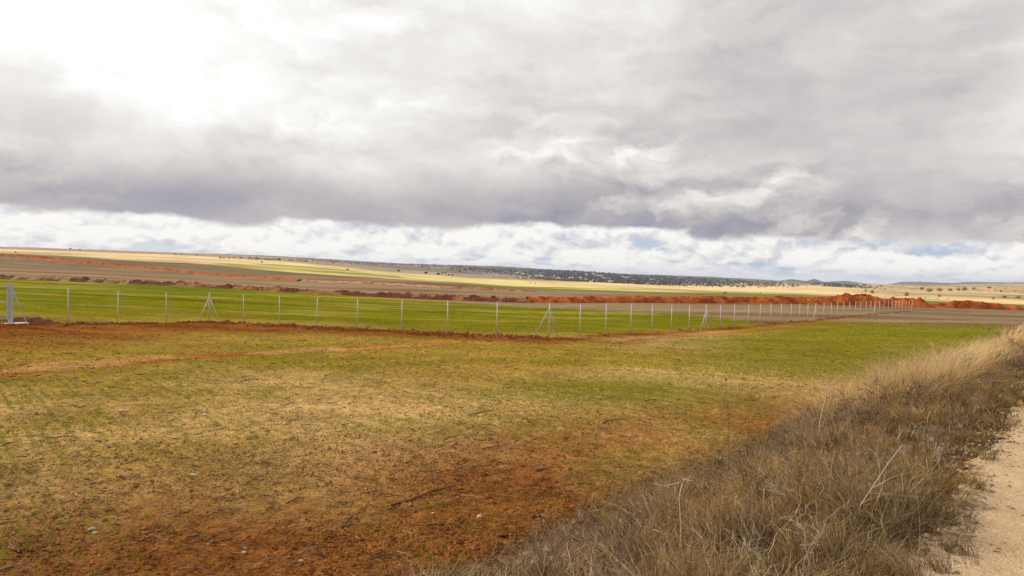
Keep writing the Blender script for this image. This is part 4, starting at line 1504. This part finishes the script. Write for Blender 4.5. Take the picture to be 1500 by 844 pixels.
# straw and twig litter lying about
x, y, a, r, rg = sector(5200, 4.0, 48, seed=121)
q, s = qs(x, y)
k = q > 4.2
x, y, r = x[k], y[k], r[k]
n = len(x)
L = rg.gamma(2.2, 0.035, n) + 0.03 + 0.0012 * r
th = rg.normal(0.35, 0.7, n)
bend = rg.normal(0, 0.25, n)
wd = np.maximum(0.0025, r * 0.00030) * rg.uniform(0.7, 1.6, n)
tt = np.linspace(-0.5, 0.5, 4)
A_, B_ = [], []
for tv in tt:
    lx = tv * L
    ly = bend * L * (tv * tv)
    X_ = x + np.cos(th) * lx - np.sin(th) * ly
    Y_ = y + np.sin(th) * lx + np.cos(th) * ly
    Z_ = H(X_, Y_) + 0.012 + 0.05 * L * rg.uniform(0, 1, n)
    A_.append(np.stack([X_ - np.sin(th) * wd * .6, Y_ + np.cos(th) * wd * .6, Z_ + wd], -1))
    B_.append(np.stack([X_ + np.sin(th) * wd * .6, Y_ - np.cos(th) * wd * .6, Z_ - wd], -1))
V = np.stack([np.stack(A_, 1), np.stack(B_, 1)], 2).reshape(-1, 3)
b = (np.arange(n) * 8)[:, None] + (np.arange(3) * 2)[None]
Fq = np.stack([b, b + 1, b + 3, b + 2], -1).reshape(-1, 4)
pal = np.array([(0.46, 0.36, 0.22), (0.30, 0.24, 0.17), (0.11, 0.075, 0.05), (0.07, 0.045, 0.03), (0.40, 0.31, 0.20)])
c_ = pal[rg.integers(0, 5, n)]
tag(obj('straw_litter', mesh_data('straw_litter', V, Fq, np.repeat(c_, 8, axis=0), M_WOODY)), 'bits of straw and twig littering the near field', 'straw litter', kind='stuff')

# ------------------------------------------------------------------ sticks lying on the field
STICKS = [
    (575, 744, 659, 713, .020, 'd', 'longest dark stick, lying in the bare red soil near the bottom centre'),
    (689, 609, 722, 602, .016, 'd', 'dark brown stick on the sandy soil short of the green patch'),
    (757, 653, 768, 643, .018, 'p', 'short pale stick standing up at an angle beside a twig'),
    (708, 658, 742, 653, .014, 'd', 'crooked dark twig just left of the short upright pale stick'),
    (883, 621, 916, 613, .016, 'd', 'dark stick right of centre on the orange stubble'),
    (687, 687, 710, 683, .014, 'd', 'small dark stick above the white stone on red soil'),
    (785, 691, 822, 685, .015, 'd', 'thin brown stick next to the dry weeds, right of centre'),
    (643, 738, 667, 733, .014, 'g', 'grey twig directly right of the longest stick'),
    (669, 730, 708, 731, .014, 'p', 'pale straight twig above the white stone'),
    (537, 822, 579, 814, .016, 'd', 'dark branch at the bottom edge left of the dry weeds'),
    (500, 777, 516, 757, .016, 'd', 'dark twig pointing up and right, below the longest stick'),
    (626, 768, 653, 768, .013, 'g', 'flat grey twig below the small white stone'),
    (944, 588, 962, 586, .016, 'd', 'short dark stick beyond the tallest weed, on the green tinged soil'),
    (541, 638, 563, 641, .015, 'p', 'pale straw coloured stick left of the green patch'),
    (500, 624, 519, 621, .014, 'd', 'little dark stick in the middle of the sandy strip'),
    (4, 655, 32, 647, .018, 'd', 'dark stick at the left edge of the sandy strip'),
    (65, 645, 106, 640, .015, 'd', 'long thin dark twig right of the stick at the left edge'),
    (414, 596, 430, 590, .018, 'g', 'grey stick lying slantwise among the drill rows'),
    (421, 738, 446, 728, .015, 'd', 'dark twig slanting up on red soil left of the longest stick'),
    (185, 680, 211, 673, .015, 'd', 'dark twig where the sandy strip turns into red soil'),
    (153, 724, 183, 722, .014, 'p', 'pale stick at the upper edge of the red soil, left'),
    (0, 838, 43, 825, .018, 'g', 'grey branch in the bottom left corner'),
    (65, 821, 91, 812, .014, 'd', 'thin dark branch right of the bottom left corner branch'),
    (149, 763, 177, 763, .014, 'p', 'pale straight stick right of the pair of white stones'),
    (423, 774, 442, 771, .014, 'p', 'short pale stick on the red soil at bottom left of centre'),
]
SC = {'d': [(0.075, 0.050, 0.034), (0.12, 0.085, 0.06)], 'p': [(0.42, 0.33, 0.22), (0.52, 0.43, 0.30)], 'g': [(0.22, 0.18, 0.145), (0.32, 0.27, 0.22)]}
for k, (xa, ya, xb, yb, rad, kd, lab) in enumerate(STICKS):
    rr = random.Random(k)
    p, q = Vector(ground_at(xa, ya)), Vector(ground_at(xb, yb))
    mid = (p + q) / 2
    if kd == 'p' and k == 2:
        q = p + Vector((0.16, 0.05, 0.11))
    axis = q - p
    side = Vector((-axis.y, axis.x, 0)).normalized()
    L = axis.length
    rad = rad * (mid.y / 11.0) ** 0.5 * 0.62
    b = MB()
    pts = []
    for j in range(6):
        f = j / 5
        u = p + axis * f + side * rr.gauss(0, 0.022) * L
        u.z = max(u.z, z_at(u.x, u.y)) + rad * 0.6 + 0.012 * math.sin(f * 3.1)
        pts.append(u - p)
    c0 = SC[kd][k % 2]
    b.tube(pts, [rad * (1 - 0.55 * j / 5) for j in range(6)], 6, c0)
    for j in (2, 3):
        if L > 0.3 and rr.random() < 0.8:
            d = (axis.normalized() * 0.8 + side * rr.choice((-1, 1)) * 0.7 + Vector((0, 0, .25))) * L * rr.uniform(.12, .25)
            b.tube([pts[j], pts[j] + d * .6, pts[j] + d], [rad * .5, rad * .35, rad * .2], 5, c0)
    tag(obj('stick', b.data('stick', M_WOODY, True, True), None, p), lab, 'stick', 'sticks lying on the field')

STONES = [
    (702, 759, 12, 'w', 'largest cream stone, lying on red soil below the longest stick'),
    (634, 753, 6, 'w', 'small white stone just below the right end of the longest stick'),
    (283, 698, 11, 'w', 'pale stone where the sandy strip meets the red soil'),
    (135, 776, 11, 'w', 'flat white stone, upper of the touching pair at lower left'),
    (139, 783, 8, 'w', 'upright white stone, lower of the touching pair at lower left'),
    (358, 811, 10, 'w', 'whitish stone on red soil near the bottom, left of centre'),
    (57, 580, 7, 'g', 'grey stone among the green rows at the left'),
    (177, 603, 9, 'w', 'tan stone on the drilled soil at left, above the sandy strip'),
    (300, 609, 9, 'g', 'dark grey stone on the drill rows left of centre'),
    (441, 823, 9, 'w', 'pale stone near the bottom edge right of the whitish one'),
]
for k, (px, py, wp_, kd, lab) in enumerate(STONES):
    x, y, z = ground_at(px, py)
    R_ = wp_ / F_PX * math.hypot(x, y) * 0.36
    import bmesh
    bm = bmesh.new()
    bmesh.ops.create_icosphere(bm, subdivisions=3, radius=1.0)
    rr = random.Random(k + 50)
    o3 = Vector((rr.uniform(0, 9), rr.uniform(0, 9), rr.uniform(0, 9)))
    from mathutils import noise as mn
    for v_ in bm.verts:
        f = 1 + 0.45 * mn.noise(v_.co * 0.9 + o3) + 0.15 * mn.noise(v_.co * 2.7 + o3)
        v_.co = Vector((v_.co.x * f * 1.05, v_.co.y * f * .8, v_.co.z * f * .62)) * R_
    me = bpy.data.meshes.new('stone')
    bm.to_mesh(me)
    bm.free()
    me.materials.append(M_STONE)
    o = obj('stone', me, None, (x, y, z + R_ * .3))
    o.rotation_euler = (0, 0, rr.uniform(0, 6))
    tag(o, lab, 'stone', 'stones on the field')

# ------------------------------------------------------------------ dry grass of the verge
GOLD, STRAW, DUN, GREY, DARK = map(np.array, ((0.45, 0.275, 0.095), (0.66, 0.485, 0.25), (0.31, 0.18, 0.085), (0.32, 0.22, 0.14), (0.065, 0.034, 0.016)))


def verge_points(n, s0, s1, seed, logs=True):
    rg = np.random.default_rng(seed)
    s = np.exp(rg.uniform(math.log(s0 + 2), math.log(s1 + 2), n)) - 2 if logs else rg.uniform(s0, s1, n)
    q = rg.uniform(0.15, 5.0, n)
    x, y = RD[0] * s + RN[0] * q, RD[1] * s + RN[1] * q
    return x, y, q, s, rg


def verge_height(x, y, q, s):
    n1 = fbm(x, y, 0.55, 3, 201)
    far_s = sstep(s, 5, 9)
    hq = sstep(q, 0.2 + 0.4 * far_s, 1.4 + 0.6 * far_s) * (1 - 0.82 * sstep(q + 0.9 * (fbm(s, s * 0, 0.5, 3, 207) - .5), 3.3, 4.7))
    h = (0.16 + 0.36 * n1) * (0.35 + 0.65 * hq)
    tall = sstep(s, 10, 17) * sstep(fbm(x, y, 0.22, 3, 203) + 0.16 * (1 - sstep(s, 34, 46)), 0.34, 0.50) * sstep(q, 1.4, 2.2) * (1 - sstep(q, 4.0, 4.6))
    h = h * (1 + (1.9 - 0.6 * sstep(s, 24, 32)) * tall)
    return h, tall, n1


def mounds(x, y, cell, seed):
    """nearest of scattered clump centres: offset from it, its size and a random number of its own"""
    bx = np.floor(x / cell)
    by = np.floor(y / cell)
    best = np.full(len(x), 1e9)
    ox, oy, idn = np.zeros(len(x)), np.zeros(len(x)), np.zeros(len(x))
    for i in (-1, 0, 1):
        for j in (-1, 0, 1):
            cx_, cy_ = bx + i, by + j
            px_ = (cx_ + 0.5 + 0.85 * (vnoise(cx_ * 3.17 + .5, cy_ * 5.71 + .5, seed) - .5)) * cell
            py_ = (cy_ + 0.5 + 0.85 * (vnoise(cx_ * 6.13 + .5, cy_ * 2.39 + .5, seed + 1) - .5)) * cell
            idv = vnoise(cx_ * 4.41 + .5, cy_ * 7.93 + .5, seed + 2)
            d = np.hypot(x - px_, y - py_) / (0.75 + 0.5 * idv)
            m = d < best
            best = np.where(m, d, best)
            ox, oy, idn = np.where(m, x - px_, ox), np.where(m, y - py_, oy), np.where(m, idv, idn)
    return ox / cell, oy / cell, best / cell, idn


def verge_keep(x, y, q, s, rg):
    edge_f = 4.45 + 0.9 * (fbm(s, s * 0, 0.4, 4, 211) - 0.5) + 0.35 * rg.normal(size=len(x)) * 0.6
    edge_r = 0.46 + 0.16 * sstep(s, 4, 9) + 0.45 * (fbm(s, s * 0 + 5, 1.1, 4, 213) - 0.5) + np.abs(rg.normal(0, .10, len(x)))
    return (q < edge_f) & (q > edge_r)


parts = []
for n, s0, s1, cell, sd, nseg in ((210000, 0.6, 16.0, 0.30, 301, 4), (130000, 14.0, 46.0, 0.42, 303, 3), (40000, 44.0, 100.0, 0.8, 305, 2)):
    x, y, q, s, rg = verge_points(n, s0, s1, sd)
    # gather into tussocks that lean, stand and fade together
    gx_, gy_ = np.round(x / cell), np.round(y / cell)
    hsh = [vnoise(gx_ * 7.13 + .5 + 11 * k, gy_ * 3.7 + .5 - 5 * k, 5 + k) for k in range(6)]
    pull = rg.uniform(0, 1, n) ** 0.7 * 0.85
    x = x * (1 - pull) + (gx_ + (hsh[0] - .5) * 1.2) * cell * pull
    y = y * (1 - pull) + (gy_ + (hsh[1] - .5) * 1.2) * cell * pull
    q, s = qs(x, y)
    k = verge_keep(x, y, q, s, rg)
    x, y, q, s, pull = x[k], y[k], q[k], s[k], pull[k]
    hsh = [v_[k] for v_ in hsh]
    n = len(x)
    r = np.hypot(x, y)
    h, tall, n1 = verge_height(x, y, q, s)
    mox, moy, md, mid_ = mounds(x, y, 0.78 if s0 < 10 else 1.05, 61)
    dome = np.clip(1.0 - (md / 0.60) ** 2, 0.04, 1.0)
    h = h * (0.30 + 1.10 * dome * (0.55 + 0.75 * mid_)) * (0.75 + 0.5 * hsh[2]) * rg.uniform(0.5, 1.3, n)
    h = np.maximum(h, 0.07)
    # wind from the left: everything leans to the right and away
    base_l = np.array((0.42, 0.30))
    tl = np.stack([hsh[3] - .5, hsh[4] - .5], -1) * 1.3
    ln = base_l[None] * (0.5 + 1.1 * tall + 0.6 * fbm(x, y, 0.9, 2, 221))[:, None] + (tl + rg.normal(0, 0.34, (n, 2))) * (1 - 0.6 * tall)[:, None]
    ln = ln + np.stack([mox, moy], -1) * (1.5 * (1 - 0.5 * tall))[:, None]
    wild = rg.uniform(0, 1, n) < 0.20
    ln[wild] = rg.normal(0, 1.0, (int(wild.sum()), 2))
    cn = fbm(x, y, 0.8, 4, 223) + 0.20 * (hsh[5] - .5) + 0.35 * (mid_ - .5)
    cz = fbm(x, y, 0.28, 3, 227) + 0.2 * (hsh[2] - .5) + 0.30 * (vnoise(mid_ * 91.7, mid_ * 33.1, 3) - .5)
    col = lerp(np.broadcast_to(DUN, (n, 3)), GREY, sstep(cn, 0.44, 0.56))
    gold = sstep(cz + 0.10 * (1 - np.abs(q - 2.2) / 2), 0.47, 0.60)
    col = lerp(col, GOLD, gold * 0.95)
    col = lerp(col, STRAW, np.clip(tall * (0.45 + 0.55 * (rg.uniform(0, 1, n) < .6)), 0, 1))
    sel = rg.uniform(0, 1, n)
    col = np.where((sel < 0.14)[:, None], STRAW[None] * 1.15, col)
    col = np.where(((sel > 0.76) & (tall < .5))[:, None], DARK[None], col)
    low_green = (1 - sstep(q, 0.9, 2.0)) * (rg.uniform(0, 1, n) < .45)
    col = lerp(col, np.array((0.19, 0.15, 0.06)), low_green * 0.8)
    col = col * rg.uniform(0.7, 1.25, (n, 1)) * (0.75 + 0.5 * hsh[5])[:, None] * (0.62 + 0.46 * mid_ + 0.15 * tall)[:, None]
    wd = np.maximum(0.0019, r * 0.00023) * rg.uniform(0.6, 1.5, n)
    P0 = np.stack([x, y, H(x, y) - 0.01], -1)
    parts.append(ribbons(P0, h, ln, wd, nseg, col, seed=sd, wig=0.05))
# long stray bents, thick enough to pick out one by one
x, y, q, s, rg = verge_points(11000, 0.6, 22, 307)
k = verge_keep(x, y, q, s, rg) & (q > 0.9)
x, y, q, s = x[k], y[k], q[k], s[k]
n = len(x)
r = np.hypot(x, y)
h, tall, n1 = verge_height(x, y, q, s)
h = h * rg.uniform(0.6, 1.3, n)
ln = np.array((0.55, 0.28))[None] + rg.normal(0, 0.75, (n, 2))
pal = np.array([STRAW * 1.05, GOLD * 1.15, (0.40, 0.33, 0.25), (0.46, 0.36, 0.22), (0.20, 0.14, 0.085)])
col = pal[rg.integers(0, 5, n)] * rg.uniform(.8, 1.15, (n, 1))
parts.append(ribbons(np.stack([x, y, H(x, y)], -1), h, ln, np.maximum(0.0026, r * 0.00036) * rg.uniform(.7, 1.6, n), 6, col, seed=9, wig=0.10, droop=0.5))
V, Fq, c = join(parts)
tag(obj('dry_grass', mesh_data('dry_grass', V, Fq, c, M_BLADE)), 'wind-bent brown and straw coloured dry grass on the verge', 'dry grass', kind='stuff')


# tangled dead weeds between the grass
def weed_template(seed):
    rg = random.Random(seed)
    segs = []

    def grow(p, d, L, rad, depth):
        q = p + d * L * 0.5 + Vector((rg.gauss(0, .05), rg.gauss(0, .05), rg.gauss(0, .03))) * L
        e = q + (d + Vector((rg.gauss(0, .25), rg.gauss(0, .25), -0.05))) * L * 0.5
        segs.append((p, q, rad, rad * .85))
        segs.append((q, e, rad * .85, rad * .65))
        if depth == 0:
            return
        for b_ in range(rg.choice((2, 2, 3))):
            nd = (d + Vector((rg.gauss(0, .75), rg.gauss(0, .75), rg.gauss(0.05, .4)))).normalized()
            grow(q if rg.random() < .4 else e, nd, L * rg.uniform(.5, .8), rad * .62, depth - 1)
    for st in range(3):
        grow(Vector((rg.gauss(0, .03), rg.gauss(0, .03), 0)), Vector((rg.gauss(0.25, .35), rg.gauss(0.15, .35), 1)).normalized(), 0.20, 0.0028, 4)
    A_ = np.array([[*a, ra] for a, b_, ra, rb in segs])
    B_ = np.array([[*b_, rb] for a, b_, ra, rb in segs])
    return A_, B_


TPL = [weed_template(k) for k in range(7)]
n = 2300
x, y, q, s, rg = verge_points(n, 1.2, 34.0, 401)
k = verge_keep(x, y, q, s, rg) & (q > 1.1)
x, y, q, s = x[k], y[k], q[k], s[k]
h, tall, n1 = verge_height(x, y, q, s)
wz = fbm(x, y, 0.5, 3, 411)
k = (wz > 0.42) & (tall < 0.6)
x, y, q, s, h = x[k], y[k], q[k], s[k], h[k]
# bigger bleached skeletons low down near the track's bend
bs = np.random.default_rng(421)
nb = 38
s2 = bs.uniform(1.0, 8.0, nb)
q2 = bs.uniform(0.9, 4.0, nb)
bleach = len(x)
x = np.concatenate([x, RD[0] * s2 + RN[0] * q2])
y = np.concatenate([y, RD[1] * s2 + RN[1] * q2])
h = np.concatenate([h, bs.uniform(0.40, 0.62, nb)])
VV, CC = [], []
for i in range(len(x)):
    A_, B_ = TPL[int(rg.integers(0, 7))]
    th = rg.normal(0, .7)
    sc = float(h[i] / 0.46 * rg.uniform(.75, 1.25))
    R2 = np.array([[math.cos(th), -math.sin(th)], [math.sin(th), math.cos(th)]])
    r = math.hypot(x[i], y[i])
    o3 = np.array([x[i], y[i], z_at(x[i], y[i])])

    def tr(P_):
        o_ = P_[:, :3].copy()
        o_[:, :2] = o_[:, :2] @ R2.T
        return o_ * sc + o3
    a_, b_ = tr(A_), tr(B_)
    d = b_ - a_
    sd_ = np.cross(d, np.array([x[i], y[i], -1.2]))
    sd_ /= np.maximum(np.linalg.norm(sd_, axis=1), 1e-6)[:, None]
    wa = np.maximum(A_[:, 3] * sc, r * 0.00013)[:, None]
    wb = np.maximum(B_[:, 3] * sc, r * 0.00011)[:, None]
    if i >= bleach:
        wa, wb = wa * 1.5, wb * 1.5
    VV.append(np.stack([a_ - sd_ * wa, a_ + sd_ * wa, b_ + sd_ * wb, b_ - sd_ * wb], 1).reshape(-1, 3))
    tone = rg.uniform(0, 1)
    base_c = np.array((0.28, 0.205, 0.135)) if tone < .45 else (np.array((0.13, 0.085, 0.05)) if tone < .84 else np.array((0.42, 0.34, 0.25)))
    if i >= bleach:
        base_c = np.array((0.46, 0.36, 0.25))
    CC.append(np.repeat(base_c[None] * rg.uniform(.75, 1.2), len(A_) * 4, axis=0))
V = np.concatenate(VV)
tag(obj('dead_weeds', mesh_data('dead_weeds', V, np.arange(len(V)).reshape(-1, 4), np.concatenate(CC), M_WOODY)), 'tangle of grey brown dead weeds matted into the dry grass', 'weeds', kind='stuff')


# ------------------------------------------------------------------ stalks standing out of the grass
def view_pt(px, py, Yd):
    d = pxdir(px, py)
    t = Yd / d[1]
    return Vector((d[0] * t, d[1] * t, CAM_Z + d[2] * t))


def stalk(name, lab, Yd, main, rad, col, branches=(), cat='dry stalk', heads=(), depth=0.0):
    pts = [view_pt(px, py, Yd + depth * k / max(1, len(main) - 1)) for k, (px, py) in enumerate(main)]
    g0 = Vector((pts[0].x, pts[0].y, z_at(pts[0].x, pts[0].y) - 0.03))
    pts = [g0] + ([] if (pts[0] - g0).length < 0.04 else [pts[0]]) + pts[1:]
    r = thing(name, lab, cat, g0, 0, 'dry stalks in the verge')
    b = MB()
    rel = [p - g0 for p in pts]
    b.tube(rel, [rad * (1 - .6 * k / (len(rel) - 1)) for k in range(len(rel))], 6, col)
    obj('stem', b.data('stem', M_WOODY, True, True), r)
    for br in branches:
        b = MB()
        bp = [view_pt(px, py, Yd + dz_) - g0 for px, py, dz_ in br]
        b.tube(bp, [rad * .55 * (1 - .6 * k / (len(bp) - 1)) for k in range(len(bp))], 5, col)
        obj('branch', b.data('branch', M_WOODY, True, True), r)
    for px, py, dz_, sz_ in heads:
        c0 = view_pt(px, py, Yd + dz_) - g0
        b = MB()
        rr = random.Random(int(px * 7 + py))
        for k in range(26):
            d = Vector((rr.gauss(0, 1), rr.gauss(0, 1), rr.gauss(.2, .8))).normalized() * sz_ * rr.uniform(.6, 1)
            b.tube([c0, c0 + d], [sz_ * .10, sz_ * .02], 4, col)
        obj('seed_head', b.data('seed_head', M_WOODY, False, True), r)


PALE, TAN, BRN = (0.58, 0.49, 0.38), (0.66, 0.49, 0.27), (0.20, 0.14, 0.09)
stalk('dry_stalk', 'tallest pale stem leaning right across the verge, with side twigs', 5.0, [(1229, 828), (1243, 780), (1262, 738), (1283, 706), (1303, 676), (1322, 652)], 0.0048, PALE,
      [[(1272, 722, 0), (1294, 724, .1), (1318, 718, .2)], [(1262, 738, 0), (1276, 730, -.1), (1274, 706, -.15)], [(1277, 716, 0), (1305, 700, .1), (1338, 690, .2)]])
stalk('dry_stalk', 'pale forked stem standing upright near the bottom centre of the verge', 5.2, [(985, 842), (992, 818), (998, 790), (997, 760), (995, 728), (1000, 706)], 0.0085, TAN,
      [[(1000, 706, 0), (1014, 704, .05), (1030, 724, .1), (1034, 752, .1)], [(1000, 706, 0), (990, 692, -.1), (982, 668, -.15)], [(1000, 706, 0), (975, 712, -.05), (955, 708, -.1)]],
      heads=[(1004, 703, 0, .035), (982, 668, -.15, .022)])
stalk('dry_stalk', 'thin straw stem slanting left, beside the upright forked one', 5.6, [(995, 812), (968, 780), (952, 752), (941, 724)], 0.006, TAN, [[(968, 780, 0), (958, 776, .1), (950, 780, .1)]])
stalk('dry_stalk', 'slender curved grey stem rising above the field edge of the verge', 11.0, [(1201, 618), (1206, 596), (1212, 574), (1220, 560), (1232, 549)], 0.009, PALE, [[(1212, 574, 0), (1222, 566, .2), (1230, 560, .2)]])
stalk('dry_stalk', 'very thin tall brown stem standing alone over the red soil', 8.6, [(1068, 648), (1067, 620), (1066, 590), (1063, 556)], 0.0045, BRN, [[(1067, 612, 0), (1078, 596, .1), (1082, 580, .1)], [(1066, 596, 0), (1055, 580, .1)]], heads=[(1063, 556, 0, .03)])
stalk('dry_stalk', 'fine brown stem leaning right next to the very thin tall one', 9.4, [(1096, 634), (1102, 616), (1111, 598)], 0.004, BRN, [[(1102, 616, 0), (1110, 612, .1)]])
stalk('dry_stalk', 'whitish bare stem arching left in the middle of the verge', 8.0, [(1118, 706), (1140, 676), (1160, 662), (1180, 660)], 0.0055, PALE, [[(1140, 676, 0), (1150, 672, .1), (1158, 676, .1)]])
for k, (px, py, lab) in enumerate([(772, 812, 'white spiky thistle, leftmost at the bottom of the verge'), (800, 806, 'white spiky thistle between its two neighbours at the bottom of the verge'), (828, 816, 'white spiky thistle, rightmost of three at the bottom of the verge')]):
    stalk('dry_thistle', lab, 5.05 + .1 * k, [(px - 8, py + 50), (px - 4, py + 26), (px, py)], 0.004, (0.46, 0.40, 0.32),
          [[(px - 4, py + 26, 0), (px + 8, py + 12, .05)], [(px - 4, py + 26, 0), (px - 14, py + 12, -.05)]], 'thistle', heads=[(px, py, 0, .045), (px + 8, py + 12, .05, .035), (px - 14, py + 12, -.05, .035)])
